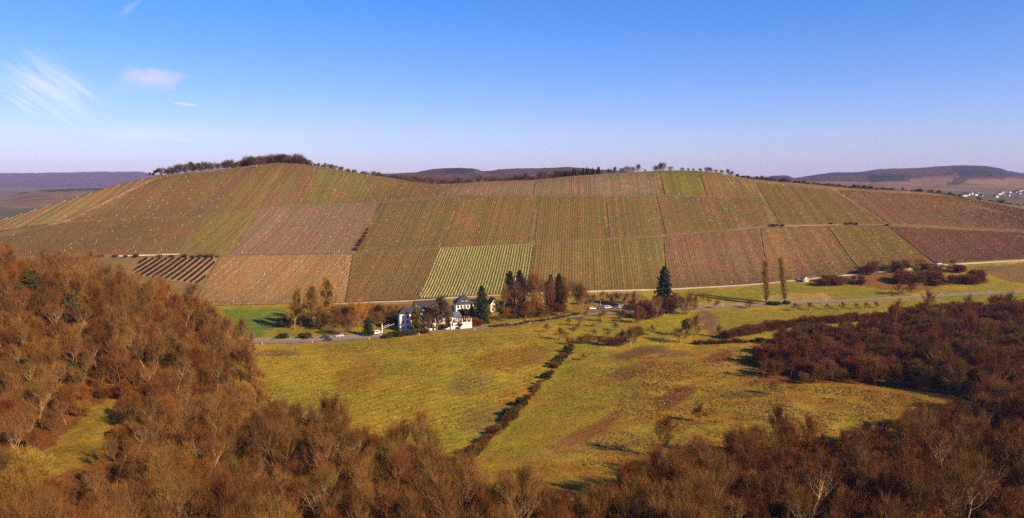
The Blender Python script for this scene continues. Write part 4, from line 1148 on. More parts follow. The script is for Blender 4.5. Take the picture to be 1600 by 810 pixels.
# far village on the plain beyond the hill
vg = np.random.default_rng(3)
VM = [M_WHITE, plain('village_render', (.62, .55, .46), .8, .15)]
VW = ['white', 'grey white']; VRF = [(M_SLATE, 'dark'), (M_TILE, 'red')]
def far_house(u, y, w, d, h, rz, wm, rm, label, group=None):
    x = (u - 800) / F * y; z = float(H(x, y))
    r = thing('house', label, 'house', (x, y, z), R(rz), group)
    wall_box(-w / 2, w / 2, -d / 2, d / 2, -2.5, h, h * .62).build('wall', wm, r)
    roof_gable(-w / 2, w / 2, -d / 2, d / 2, h, h * .62, .5, .3).build('roof', rm, r)
    for k in (-1, 0, 1): MB().box(k * w * .3 - .6, k * w * .3 + .6, -d / 2 - .08, -d / 2 - .01, h * .4, h * .4 + 1.5).build('window', M_PANE, r)
for k in range(44):
    u = 1502 + 106 * (k + .5 * vg.random()) / 44
    if 1533 < u < 1556 and vg.random() < .75: continue
    a = int(vg.integers(2)); c = int(vg.random() < .3)
    yy = vg.uniform(1900, 2120) if u < 1533 else vg.uniform(1850, 2420)
    far_house(u, yy, 8 + 5 * vg.random(), 8, 4.0 + 1.8 * vg.random(), vg.uniform(-60, 60), VM[a], VRF[c][0], f'{VW[a]} house with {VRF[c][1]} gabled roof in the far village', 'houses of the far village')
far_house(1594, 1350, 10, 8, 4.5, 20, M_WHITE, M_TILE, 'lone white house with red roof standing below the far village')
far_house(1384, 1000, 6, 5, 3.0, -20, M_WHITE, M_SLATE, 'lone white hut among the woods behind the hill shoulder')
far_house(1334, 2200, 12, 9, 5, 30, M_WHITE, M_SLATE, 'single white farmhouse on the plain below the far dark hill')

# ------------------------------------------------------------------ vehicles
M_TYRE = plain('tyre', (.02, .02, .02), .9, .2); M_RIM = plain('rim', (.35, .35, .36), .4, .1, 1, .6); M_GLASS = plain('car_glass', (.02, .024, .03), .08, .1, 1, 0, .7); M_LAMP = plain('headlamp', (.75, .72, .62), .2, .05); M_TAIL = plain('tail_lamp', (.35, .02, .01), .3, .1)
def paint(nm, c): return plain('paint_' + nm, c, .25, .06, .6, 0, .6)
def car(label, loc, rz, col, kind='car', group=None, name=None):
    r = thing(name or ('van' if kind == 'van' else 'car'), label, 'van' if kind == 'van' else 'car', loc, rz, group)
    if kind == 'van':
        L, W = 4.9, 1.9
        prof = [(-2.45, .45), (2.35, .45), (2.45, .75), (2.38, 1.05), (1.75, 1.18), (1.05, 1.92), (.9, 1.96), (-2.3, 1.96), (-2.42, 1.7)]
        side = [(1.5, 1.25), (1.0, 1.80), (.15, 1.80), (.15, 1.25)]; side2 = [(-.05, 1.25), (-.05, 1.80), (-2.1, 1.80), (-2.2, 1.25)]
        front = ((1.72, 1.22), (1.12, 1.86)); wx = (1.55, -1.5)
    else:
        L, W = 4.3, 1.76
        prof = [(-2.12, .38), (2.05, .38), (2.14, .62), (2.02, .84), (1.05, .98), (.38, 1.42), (.1, 1.48), (-1.15, 1.46), (-1.9, 1.02), (-2.14, .92)]
        side = [(.92, 1.0), (.32, 1.38), (-.25, 1.40), (-.25, 1.0)]; side2 = [(-.35, 1.0), (-.35, 1.40), (-1.12, 1.38), (-1.65, 1.02)]
        front = ((1.0, 1.01), (.42, 1.39)); wx = (1.32, -1.32)
    b = MB(); n = len(prof)
    for s in (-1, 1):
        def wy(z): return s * (W / 2 - max(0, z - 1.0) * .16)
        b.poly([(x, wy(z), z) for x, z in (prof if s < 0 else prof[::-1])])
    for i in range(n):
        (x0, z0), (x1, z1) = prof[i], prof[(i + 1) % n]
        h0, h1 = W / 2 - max(0, z0 - 1) * .16, W / 2 - max(0, z1 - 1) * .16
        b.poly([(x0, h0, z0), (x1, h1, z1), (x1, -h1, z1), (x0, -h0, z0)])
    b.build('body', col, r)
    for sd in (side, side2):
        for s in (-1, 1):
            g_ = MB(); g_.poly([(x, s * (W / 2 - max(0, z - 1) * .16 + .012), z) for x, z in (sd if s > 0 else sd[::-1])]); g_.build('side_window', M_GLASS, r)
    (xa, za), (xb, zb) = front
    g_ = MB(); g_.poly([(xa + .03, -W * .42, za + .03), (xa + .03, W * .42, za + .03), (xb + .03, W * .38, zb + .03), (xb + .03, -W * .38, zb + .03)]); g_.build('windscreen', M_GLASS, r)
    for x in wx:
        for s in (-1, 1):
            w_ = MB().cyl((x, s * (W / 2 - .2), .33), (x, s * (W / 2 + .02), .33), .33, 12).build('wheel', M_TYRE, r)
            MB().cyl((x, s * (W / 2 + .02), .33), (x, s * (W / 2 + .035), .33), .2, 8).build('rim', M_RIM, w_)
    for s in (-1, 1):
        MB().box(L / 2 - .16, L / 2 + .01, s * W * .36 - .16, s * W * .36 + .16, .66, .82).build('headlight', M_LAMP, r)
        MB().box(-L / 2 - .02, -L / 2 + .1, s * W * .38 - .12, s * W * .38 + .12, .72, .88).build('tail_light', M_TAIL, r)
    return r
P_WHITE = paint('white', (.78, .74, .68)); P_BLACK = paint('black', (.018, .018, .022)); P_BLUE = paint('blue', (.06, .08, .22)); P_SILV = paint('silver', (.45, .45, .50)); P_GREEN = paint('green', (.06, .22, .05))
def road_at(u, off):
    """point on the road below column u, offset to the hill side"""
    D = np.gradient(ROADL, axis=0); D /= np.linalg.norm(D, axis=1)[:, None]
    Q = ROADL + np.stack([-D[:, 1], D[:, 0]], 1) * off
    uu, _ = project(Q[:, 0], Q[:, 1], H(Q[:, 0], Q[:, 1])); i = int(np.argmin(np.abs(uu - u)))
    d = D[i]; p = Q[i] + d * (u - uu[i]) * Q[i, 1] / F
    return (float(p[0]), float(p[1]), float(H(p[0], p[1])) + .24), math.atan2(d[1], d[0])
l, a = road_at(513.5, -1.7); car('black car driving along the road past the parked one', l, a, P_BLACK)
l, a = road_at(509, 5.2); car('dark car parked in the layby below the mistletoe trees', l, a + R(4), P_BLACK)
l, a = road_at(531, 6.4); car('silver estate car parked in the layby below the grey dome tree', l, a + R(176), P_SILV)
l, a = road_at(586, 6.2); car('white van standing in the villa driveway beside the dark cypress', l, a + R(172), P_WHITE, 'van')
l, a = road_at(391, -1.6); car('dark car coming round the bend at the edge of the spur wood', l, a + R(-60), P_BLACK)
for k, (u, v, c, nm, kd) in enumerate([(926, 484, P_WHITE, 'white', 'car'), (939, 483, P_BLUE, 'dark blue', 'van'), (950, 482.6, P_SILV, 'silver', 'van'), (961, 482.2, P_BLUE, 'blue', 'car'), (972, 481.8, P_SILV, 'light silver', 'van'), (984, 481.4, P_BLUE, 'navy', 'car')]):
    p = pix1(u, v, ymin=380); car(f'{nm} {kd} in the row parked behind the orchard' + (' beside the bushes' if k in (0, 5) else ' between other cars'), (p.x, p.y, p.z + .1), R([8, 12, 10, 14, 9, 12][k]) + (math.pi if k % 2 else 0), c, kd, 'cars parked behind the orchard')
p = pix1(1371, 502, ymin=330); car('white car parked behind the long maroon hedge', (p.x, p.y, p.z + .1), R(172), P_WHITE)
p = pix1(1387, 501.5, ymin=330); car('white van parked at the end of the maroon hedge', (p.x, p.y, p.z + .1), R(168), P_WHITE, 'van')

# roadside marker posts, gate post and barrier of the driveway
M_PW = plain('post_white', (.75, .70, .62), .6, .1); M_PB = plain('post_black', (.03, .03, .03), .6, .1)
def marker(u, off):
    (x, y, z), a = road_at(u, off)
    r = thing('marker_post', 'slim white roadside marker post with black band', 'post', (x, y, z - .2), a, 'marker posts along the road')
    MB().box(-.09, .09, -.09, .09, 0, .78).box(-.09, .09, -.09, .09, .96, 1.15).build('post', M_PW, r)
    MB().box(-.092, .092, -.092, .092, .781, .959).build('band', M_PB, r)
for u in (410, 488, 577, 655, 742, 828, 905, 985): marker(u, -4.3)
for u in (735, 825, 1130, 1290, 1470, 1545): marker(u, 4.3)
(x, y, z), a = road_at(597, 9.0)
r = thing('gate', 'white driveway gate with tall post and slanting rail near the van', 'gate', (x, y, z), a)
MB().box(-.15, .15, -.15, .15, -.3, 4.6).build('gate_post', M_PW, r)
MB().box(-6, -.16, -.06, .06, .2, .55).build('low_rail', M_PW, r)
b = MB(); b.cyl((.15, 0, 2.0), (8.0, 3.0, 3.4), .07, 6); b.build('slanting_rail', M_PW, r)
b = MB(); b.cyl((.15, 0, 2.9), (5.0, 2.2, 3.6), .06, 6); b.build('slanting_rail', M_PW, r)
(x, y, z), a = road_at(690, 5.0)
r = thing('garden_wall', 'low white garden wall along the road in front of the villa', 'wall', (x, y, z - .3), a)
MB().box(-9, 12, -.15, .15, 0, 1.1).build('wall', M_WHITE, r); MB().box(-9.1, 12.1, -.2, .2, 1.103, 1.2).build('coping', M_SAND, r)
for xx in (-9.0, -1.5, 5.0, 12.0): MB().box(xx - .3, xx + .3, -.3, .3, 0, 1.7).build('pier', M_WHITE, r)
# dry stone wall over the spur track
w_ = pix([185, 215, 245, 280], [401.5, 400.5, 399.5, 398], ymin=440)
for i in range(3):
    A, B_ = Vector(w_[i]), Vector(w_[i + 1]); d = B_ - A
    o = thing('retaining_wall', 'pale length of retaining wall on the track above the dark vine rows', 'wall', A, math.atan2(d.y, d.x), 'retaining wall lengths')
    MB().box(.3, d.xy.length - .3, -.2, .2, -.6, .9 + d.z * .3).build('wall', M_STONE, o)
# SECTION-PLANTS
# ------------------------------------------------------------------ single trees and bushes around the valley
def put(kind, base_h, u, v, top, name, label, cat_, group=None, parts=True, wide=1.0, ymin=100, ymax=700, rz=None, trunk='trunk'):
    """plant with its foot at a ground pixel; its height from the pixel of its top"""
    p = pix1(u, v, ymin=ymin, ymax=ymax)
    h = (v - top) * p.y * 1.01 / F
    s = h / base_h
    return kind.plant(name, label, cat_, p, (s * wide, s * wide, s), rz, group, parts, trunk=trunk)
T_ORG = twig_mat('twigs_orange', (.33, .13, .014), .1, .01)
ORANGE = Kind('orange_tree', dict(trunk=BUSHY[1].gd['trunk'], crown=BUSHY[1].gd['crown']), B_PALE, T_ORG)
WILLOW = Kind('willow', dict(trunk=SHRUB[2].gd['trunk'], crown=SHRUB[2].gd['crown']), B_BRN, T_OCHRE)
for k, (u, v, tp, lab) in enumerate([(460, 515, 444, 'tall ochre tree hung with dark mistletoe balls beside the green lawn'), (487, 511, 439, 'slim mistletoe laden tree between two larger ones'), (514.5, 508, 427, 'tallest mistletoe laden tree by the rust coloured bushes')]):
    t_ = put(PARK[0], 18, u, v, tp, 'mistletoe_tree', lab, 'tree', 'mistletoe trees by the layby', wide=.82)
    gm = np.random.default_rng(k); lm = PARK[0].gd['limbs']; lm = lm[lm[:, 5] > 7]
    for j in gm.choice(len(lm), 15, replace=False):
        o = add('mistletoe_ball', mist_me, None, t_, lm[j, 3:6]); o.scale = (float(.9 + .9 * gm.random()),) * 3
for u, v, tp, w, lab in [(560, 511, 466, .8, 'bright orange leafed tree behind the dark cypress')]:
    put(ORANGE, 9.5, u, v, tp, 'orange_tree', lab, 'tree', wide=w)
put(BUSHY[1], 9.5, 537, 524, 489, 'dome_tree', 'grey brown multi stemmed dome tree beside the layby', 'tree', wide=1.25)
put(FIR[0], 18, 575, 524.5, 496, 'cypress', 'broad dark green cone shaped evergreen by the driveway', 'tree', wide=1.75)
put(CYPR, 12, 650, 520.5, 481, 'cypress', 'olive green conical evergreen in front of the white tower', 'tree', wide=1.2)
put(CYPR, 12, 661, 520, 500, 'cypress', 'smaller olive evergreen beside the one hiding the tower', 'tree', wide=1.2)
put(PARK[1], 18, 682, 517.5, 464, 'bare_tree', 'large bare brown tree standing before the villa front', 'tree', wide=1.75)
put(PARK[1], 18, 671, 517, 488, 'bushy_tree', 'bare many stemmed tree close to the villa wall', 'tree', wide=1.1)
put(CYPR, 12, 700, 513, 484, 'cypress', 'slim olive cypress before the terrace', 'tree', wide=.85)
put(FIR[0], 18, 753, 505, 446, 'fir_tree', 'big dark fir standing between terrace and cream cottage', 'tree', wide=1.2)
put(FIR[1], 18, 737, 500, 474, 'fir_tree', 'short dark fir against the white hipped house', 'tree', wide=1.3)
for k, (u, v, tp, w) in enumerate([(797, 489, 423, 1.15), (812, 487, 421, 1.25), (803, 484, 440, 1.2), (860, 486, 428, 1.0), (873, 485, 427, 1.1)]):
    put(FIR[k % 2], 18, u, v, tp, 'fir_tree', ['narrow dark fir at the villa end of the conifer grove', 'broad topped dark fir beside the narrow one in the grove', 'low dark fir filling the gap in the grove', 'slim dark fir with bare brown trees on both sides', 'dark fir at the orchard end of the conifer grove'][k], 'tree', 'conifer grove right of the cottage', wide=w)
for u, v, tp, k in [(788, 497, 452, 0), (826, 490, 438, 1), (840, 492, 432, 0), (850, 489, 440, 3), (893, 489, 436, 3), (884, 491, 446, 2), (901, 489, 444, 1), (833, 497, 462, 1), (865, 492, 448, 2), (806, 492, 446, 0), (819, 490, 436, 2), (847, 487, 434, 4), (880, 488, 436, 0), (910, 490, 452, 1), (836, 486, 430, 2)]:
    put(TALL[k], 14, u, v, tp, 'bare_tree', 'bare brown tree among the firs of the conifer grove', 'tree', 'bare trees of the conifer grove', wide=1.0)
for u, v, tp in [(810, 497, 478), (820, 500, 474), (790, 502, 484), (846, 496, 472), (830, 497, 476), (800, 499, 482), (858, 495, 480), (880, 494, 478), (870, 492, 476)]:
    put(random.choice([BUSHY[0], THORN[2], BUSHY[2]]), 8, u, v, tp, 'bush', 'brown leafless bush at the foot of the conifer grove', 'bush', 'bushes under the conifer grove', wide=1.15, trunk='stems')
# rust and brown bushes left of the tower
for u, v, tp, kk in [(475, 508, 488, 'b'), (497, 512, 486, 'r'), (505, 514, 484, 'b'), (522, 511, 482, 'r'), (528, 505, 478, 'b'), (545, 506, 474, 'b'), (585, 500, 478, 'r'), (597, 500, 474, 'r'), (608, 498, 476, 'r'), (590, 505, 488, 'b'), (618, 500, 482, 'b'), (578, 492, 470, 'o'), (571, 498, 476, 'o'), (622, 493, 476, 'r'), (509, 498, 474, 'b')]:
    kd = {'b': THORN[2], 'r': BUSHY[2], 'o': ORANGE}[kk]
    put(kd, {'b': 6.5, 'r': 9.5, 'o': 9.5}[kk], u, v, tp, 'bush', {'b': 'olive brown bush between the mistletoe trees and the tower', 'r': 'rust red bush between the mistletoe trees and the tower', 'o': 'orange bush between the mistletoe trees and the tower'}[kk], 'bush', 'bushes left of the tower', wide=1.2, trunk='stems')
for u, v, tp, w in [(447, 510, 496, 1.6), (478, 529, 519, 1.6), (441, 529, 521, 1.8), (612, 526, 519, 1.9), (620, 526, 518, 1.9), (628, 525, 517, 1.8), (637, 524, 517, 1.8), (645, 523, 516, 1.6), (662, 521, 513, 1.6), (693, 515, 506, 1.6), (712, 513, 502, 1.4), (604, 528, 521, 1.9), (625, 505, 489, 1.3), (743, 503, 490, 1.4), (722, 494, 483, 1.5), (730, 493, 482, 1.5), (738, 493, 482, 1.4), (715, 496, 487, 1.4)]:
    put(GREENB, 3.2, u, v, tp, 'evergreen_bush', 'dark green rounded bush by the road near the layby' if u < 500 else 'dark green rounded bush in the villa garden', 'bush', 'dark green bushes along the road', wide=w, trunk='stems')
for u, v, tp in [(724, 512, 500), (733, 510, 498), (741, 508, 496), (748, 509, 499), (718, 513, 502)]:
    put(SHRUB[1], 4.6, u, v, tp, 'shrub', 'rust coloured shrub below the terrace wall', 'shrub', 'shrubs below the terrace', wide=1.2, trunk='stems')
# right of the grove
put(FIR[0], 18, 1037, 487, 416, 'fir_tree', 'tall lone dark fir above the birches and red bushes', 'tree', wide=1.25)
for u, v, tp in [(1018, 500, 470), (1024, 501, 464), (1030, 496, 462), (1008, 494, 468)]:
    put(TALL[4], 14, u, v, tp, 'birch_tree', 'slender birch with white trunk below the lone fir', 'tree', 'birches below the lone fir', wide=.9)
for u, v, tp in [(1000, 495, 470), (1009, 498, 472), (1015, 499, 476), (1004, 486, 466), (1028, 496, 476), (997, 505, 482), (985, 490, 470), (1045, 490, 468), (1050, 486, 462)]:
    put(random.choice([BUSHY[2], THORN[0]]), 8, u, v, tp, 'bush', 'reddish brown bush around the birches below the lone fir', 'bush', 'bushes around the birches', wide=1.2, trunk='stems')
put(BUSHY[1], 9.5, 1073, 492, 460, 'dome_tree', 'grey brown dome shaped bare tree right of the lone fir', 'tree', wide=1.25)
put(TALL[4], 14, 1076, 490, 456, 'birch_tree', 'white trunked birch rising out of the dome shaped tree', 'tree', wide=.8)
put(TALL[4], 14, 1098, 483, 457, 'birch_tree', 'small birch on the straw coloured verge', 'tree', wide=.9)
put(ORCH[0], 5, 1119, 482, 469, 'small_tree', 'small dark bare tree on the straw verge by the road', 'tree')
put(TALL[2], 14, 1081, 538, 492, 'bare_tree', 'dark red brown bare tree at the end of the low hedge', 'tree', wide=1.2)
put(IVY, 11, 1073, 526, 494, 'ivy_tree', 'ivy covered dark tree behind the orchard', 'tree', wide=.8)
put(ORCH[1], 5, 1063, 536, 512, 'orchard_tree', 'spreading bare fruit tree casting a long shadow on the meadow', 'tree', wide=1.1)
put(BUSHY[2], 9.5, 1125, 527, 508, 'bushy_tree', 'rust brown bare tree standing by the ploughed strip', 'tree')
for u, v, tp, k in [(908, 478, 462, 0), (917, 479, 458, 1), (926, 477, 460, 2), (938, 477, 456, 4), (949, 476, 459, 0), (958, 476, 455, 3), (968, 475, 458, 1), (978, 476, 457, 4), (990, 477, 456, 2), (1054, 482, 460, 1), (1062, 482, 463, 0), (1086, 482, 462, 2), (1110, 481, 466, 4)]:
    put(TALL[k], 14, u, v, tp, 'bare_tree', 'thin bare tree behind the parked cars below the gravel track' if u < 1000 else 'thin bare tree on the straw verge past the lone fir', 'tree', 'thin trees behind the parked cars' if u < 1000 else 'thin trees past the lone fir', wide=1.1)
for u, v, tp in [(905, 476, 468), (922, 475, 467), (940, 474, 465), (955, 473, 465), (975, 473, 465), (990, 474, 466)]:
    put(BUSHY[2] if u % 2 else BUSHY[0], 9.5, u, v, tp, 'bush', 'low russet bush on the bank behind the parked cars', 'bush', 'bushes behind the parked cars', wide=1.4, trunk='stems')
# orchard
ORCHARD = [(855, 519, 506), (873, 532, 512), (896, 523, 510), (887, 508, 497), (908, 509, 494), (914, 500, 487), (934, 511, 497), (941, 502, 488), (966, 506, 494), (972, 499, 485), (961, 517, 505), (928, 525, 514), (995, 506, 492), (984, 541, 514), (996, 535, 510), (1016, 523, 508), (942, 495, 484), (902, 515, 504), (952, 528, 516), (972, 535, 518)]
for u, v, tp in ORCHARD:
    put(ORCH[random.randrange(3)], 5, u, v, tp, 'orchard_tree', 'old crooked fruit tree with pale trunk in the orchard below the parked cars', 'tree', 'fruit trees of the orchard', wide=1.05)
for u, v, tp, w in [(890, 539, 526, 1.6), (908, 537, 524, 1.7), (920, 537, 521, 1.7), (934, 537, 523, 1.7), (948, 540, 523, 1.8), (960, 541, 526, 1.7), (968, 541, 522, 1.6), (978, 538, 514, 1.2), (992, 536, 508, 1.1)]:
    put(BUSHY[4] if u % 2 else BUSHY[0], 9.5, u, v, tp, 'thorn_bush', 'dark brown bush in the thicket across the orchard foot', 'bush', 'bushes at the orchard foot', wide=w, trunk='stems')
# hedge running down the meadow
hl = [(893, 541), (885, 552), (872, 568), (860, 584), (848, 598), (836, 612), (822, 628), (808, 642), (795, 656), (780, 672), (768, 682), (755, 694), (744, 706), (736, 716)]
hp = np.array(hl, float); tt = np.linspace(0, len(hl) - 1, 62)
for k, q in enumerate(tt):
    u = np.interp(q, np.arange(len(hl)), hp[:, 0]) + random.uniform(-3, 3); v = np.interp(q, np.arange(len(hl)), hp[:, 1]) + random.uniform(-1.5, 1.5)
    gk = random.random(); hpx = (random.uniform(8, 15) if gk < .12 else random.uniform(4, 12)) * (.7 + .5 * q / len(hl))
    kd, b_h, lab = (GREENB, 3.2, 'dark green bush in the hedge running down the meadow') if gk < .12 else ((SHRUB[3], 4.6, 'brown shrub in the hedge running down the meadow') if gk < .6 else (THORN[2], 6.5, 'olive brown thorn bush in the hedge running down the meadow'))
    put(kd, b_h, u, v, v - hpx, 'hedge_bush', lab, 'bush', 'bushes of the meadow hedge', wide=1.3, trunk='stems')
# maroon hedge on the right and low hedge beside it
def hedge(line, n, hmin, hmax, kinds, label, group, wide=1.5, jit=2.0, name='hedge_bush'):
    q = np.array(line, float)
    for t_ in np.linspace(0, len(q) - 1, n):
        u = np.interp(t_, np.arange(len(q)), q[:, 0]) + random.uniform(-jit, jit); v = np.interp(t_, np.arange(len(q)), q[:, 1]) + random.uniform(-.7, .7)
        kd, bh = random.choice(kinds); put(kd, bh, u, v, v - random.uniform(hmin, hmax), name, label, 'bush', group, wide=wide, trunk='stems')
hedge([(1132, 530), (1165, 524), (1205, 517), (1250, 510), (1300, 505), (1345, 502)], 30, 11, 17, [(THORN[0], 6.5), (THORN[1], 6.5)], 'maroon bush in the long hedge beside the yellow green field', 'bushes of the long maroon hedge', 1.35)
hedge([(1086, 538), (1130, 537), (1190, 534)], 16, 4, 7, [(THORN[2], 6.5), (SHRUB[3], 4.6)], 'low olive brown bush in the hedge above the ochre pasture', 'bushes of the low pasture hedge', 1.8)
hedge([(1355, 502), (1400, 494), (1450, 490), (1500, 490), (1550, 490), (1595, 491)], 34, 10, 18, [(THORN[0], 6.5), (THORN[1], 6.5), (BUSHY[3], 9.5)], 'maroon bush in the hedge on top of the thicket by the road', 'bushes between thicket and road', 1.3, 4)
hedge([(905, 492), (860, 500), (800, 509), (765, 512)], 26, 3, 5, [(THORN[2], 6.5), (SHRUB[3], 4.6)], 'low brown hedge bush on the verge across from the meadow', 'verge hedge bushes', 1.8, 2)
hedge([(1240, 486), (1290, 484), (1340, 483), (1370, 482)], 7, 9, 13, [(ORCH[0], 5), (ORCH[2], 5)], 'small bare tree in the row along the road verge', 'small trees along the road verge', 1.1, 3, 'small_tree')
# poplars
put(POPL, 29, 1197.5, 476, 401, 'poplar', 'pale columnar poplar, the fuller of the two by the road', 'tree', 'pair of poplars', wide=1.25)
put(POPL, 29, 1226, 475, 396, 'poplar', 'taller columnar poplar, slimmer and darker of the two', 'tree', 'pair of poplars', wide=1.0, rz=2.0)
put(BUSHY[3], 9.5, 1172, 482, 467, 'bushy_tree', 'dark bush standing in front of the poplars', 'bush', wide=1.2)
for u, v, w in [(1205, 477, 1.8), (1213, 477, 1.8), (1228, 476, 1.6)]: put(GREENB, 3.2, u, v, v - 6, 'evergreen_bush', 'dark low bush at the foot of the poplars', 'bush', 'bushes at the poplars', wide=w, trunk='stems')
# scrub under the olive plot
sg = np.random.default_rng(12)
for (u0, u1, v0, v1, n, h0, h1, kinds, lab, gp) in [
    (1272, 1352, 440, 449, 22, 7, 14, [(BUSHY[0], 9.5), (SHRUB[1], 4.6), (BUSHY[3], 9.5)], 'brown scrub bush near the stone hut', 'scrub near the stone hut'),
    (1352, 1420, 424, 431, 16, 10, 20, [(BUSHY[3], 9.5), (BUSHY[0], 9.5), (THORN[2], 6.5)], 'grey brown bush in the row under the olive vineyard plot', 'bushes under the olive plot'),
    (1402, 1532, 438, 448, 34, 9, 18, [(BUSHY[0], 9.5), (SHRUB[1], 4.6), (BUSHY[3], 9.5), (THORN[0], 6.5)], 'russet scrub bush above the green strip', 'scrub above the green strip'),
    (1425, 1500, 420, 432, 14, 8, 14, [(SHRUB[1], 4.6), (BUSHY[3], 9.5)], 'russet scrub bush near the white hut', 'scrub near the white hut')]:
    for k in range(n):
        u = sg.uniform(u0, u1); v = sg.uniform(v0, v1) - (u - u0) / (u1 - u0) * 3; kd, bh = kinds[int(sg.integers(len(kinds)))]
        put(kd, bh, u, v, v - sg.uniform(h0, h1), 'scrub_bush', lab, 'bush', gp, wide=1.3, parts=False)
put(ORANGE, 9.5, 1435, 420, 402, 'orange_tree', 'golden brown bare tree at the foot of the olive plot', 'tree', wide=1.3)
put(ORCH[1], 5, 1405, 462, 444, 'small_tree', 'bare tree with long shadow on the green strip', 'tree', wide=1.1)
put(ORCH[2], 5, 1422, 461, 443, 'small_tree', 'bare tree beside the one with the long shadow on the green strip', 'tree', wide=1.2)
# trees standing alone in the pasture
put(ORCH[0], 5, 1097, 661, 631, 'small_tree', 'lone crooked little tree in the ochre pasture', 'tree', wide=.9)
put(ORCH[2], 5, 1207, 617, 594, 'small_tree', 'tiny bare tree at the corner of the thicket', 'tree', wide=.8)
put(TALL[2], 14, 1030, 716, 648, 'bare_tree', 'dark bare tree at the pasture edge throwing a broad shadow', 'tree', wide=1.35)
put(ORCH[1], 5, 911, 563, 552, 'small_tree', 'low crooked tree right of the meadow hedge', 'tree', wide=1.3)
# pale trunks and evergreens in the woods
for u, v, tp in [(347, 556, 498), (358, 560, 494), (372, 556, 500), (384, 572, 520), (352, 590, 540)]:
    put(TALL[4], 14, u, v, tp, 'birch_tree', 'white trunked birch at the road end of the spur wood', 'tree', 'birches at the wood corner', wide=.8)
for u, v, tp in [(118, 512, 450), (30, 604, 552), (45, 470, 420), (205, 500, 455), (412, 640, 600), (120, 595, 555)]:
    put(IVY, 11, u, v, tp, 'ivy_tree', 'dark green ivy clad tree standing among the bare trees', 'tree', 'ivy clad trees of the woods', wide=1.05)
for u, v, tp, w in [(382, 612, 566, 1.0), (392, 640, 590, 1.0), (404, 660, 612, 1.0), (375, 660, 620, 1.0), (372, 690, 648, 1.1), (390, 700, 660, 1.1), (40, 760, 700, 1.1), (20, 790, 730, 1.1), (420, 720, 676, 1.1), (385, 590, 548, .8), (390, 800, 752, 1.1)]:
    put(WILLOW, 4.6, u, v, tp, 'willow_bush', 'ochre twigged willow bush glowing at the wood edge', 'bush', 'ochre willow bushes', wide=w * .85, trunk='stems')

# ------------------------------------------------------------------ crest of the hill
cg = np.random.default_rng(44)
T_RIDGE = twig_mat('twigs_ridge', (.105, .058, .036), .35, .02); B_RIDGE = twig_mat('bark_ridge', (.10, .065, .045), .2)
RIDGE = [Kind('ridge_tree_%d' % i, dict(trunk=BUSHY[i].gd['trunk'], crown=BUSHY[i].gd['crown']), B_RIDGE, T_RIDGE) for i in range(4)]
def crest(u, back=10.0):
    a0 = (u - 800) / F
    y = float(np.interp(a0 * 720 / (720 + Y0), AT, _ly[9])) + back
    x = a0 * y
    return x, y, float(H(x, y))
def crest_tree(kind, bh, u, hpx, back, name, label, group, wide=1.0):
    x, y, z = crest(u, back); h = hpx * y / F; s = h / bh
    kind.plant(name, label, 'tree' if 'bush' not in name else 'bush', (x, y, z - .8), (s * wide, s * wide, s), None, group, False)
for u, h, k in [(238, 9, 0), (246, 11, 1), (251, 13, 0), (302, 17, 1), (314, 14, 0), (243, 8, 1)]:
    crest_tree(PINE[k], 11, u, h, 4 + 6 * cg.random(), 'pine_tree', 'dark flat topped pine at the lower end of the hilltop trees', 'pines on the hilltop', 1.0)
for k in range(28):
    u = 256 + 112 * (k + cg.random() * .8) / 28
    crest_tree(RIDGE[int(cg.choice([0, 1, 3]))], 9.5, u, cg.uniform(10, 17), cg.uniform(1, 9), 'bare_tree', 'bare tree in the open row between the hilltop pines and knoll wood', 'row of bare hilltop trees', 1.1)
for k in range(72):
    u = 366 + 122 * (k + cg.random() * .9) / 72; e = min(1, (u - 360) / 25, (494 - u) / 20)
    crest_tree([RIDGE[0], RIDGE[3], RIDGE[1]][int(cg.integers(3))], 10.5, u, cg.uniform(12, 20) * (.4 + .6 * e), cg.uniform(2, 26), 'knoll_tree', 'bare brown tree in the dense wood on the knoll', 'wood on the knoll', 1.15)
for k in range(80):
    u = 490 + 210 * (k + cg.random()) / 80
    crest_tree([RIDGE[0], RIDGE[1], RIDGE[2]][int(cg.integers(3))], 9.5, u, cg.uniform(3, 9), cg.uniform(3, 20), 'ridge_bush', 'brown bush on the ridge falling from the knoll to the saddle', 'bushes along the falling ridge', 1.3)
for k in range(70):
    u = 600 + 290 * (k + cg.random()) / 70
    crest_tree([RIDGE[0], RIDGE[2], RIDGE[3]][int(cg.integers(3))], 9.5, u, cg.uniform(13, 20), cg.uniform(50, 120), 'ridge_tree', 'brown bare tree in the wood behind the saddle', 'wood behind the saddle', 1.5)
for k in range(22):
    u = 876 + 62 * (k + cg.random()) / 22
    crest_tree(FIR[k % 2], 18, u, cg.uniform(10, 15), cg.uniform(15, 40), 'fir_tree', 'small dark fir in the belt behind the crest', 'fir belt behind the crest', 1.0)
for u, h, k in [(940, 8, 0), (950, 10, 1), (958, 12, 2), (971, 10, 0), (978, 12, 3), (986, 11, 1), (994, 14, 2), (1006, 5, 0), (1022, 11, 1), (1028, 14, 2), (1034, 15, 3), (1046, 9, 0), (1064, 7, 1), (1074, 6, 0), (1082, 6, 2), (1092, 7, 3), (1103, 10, 1), (1108, 9, 2), (1116, 7, 0), (1126, 8, 1), (1136, 11, 2), (1141, 9, 3), (1150, 6, 0)]:
    crest_tree(RIDGE[k], 9.5, u, h * .95, 4 + 5 * cg.random(), 'crest_tree', 'lone broad bare tree standing on the crest above the green plot' if 1015 < u < 1040 else ('bare tree on the crest between fir belt and lone oaks' if u < 1015 else 'low bare tree on the crest beyond the lone oaks'), 'single trees on the crest', 1.2)
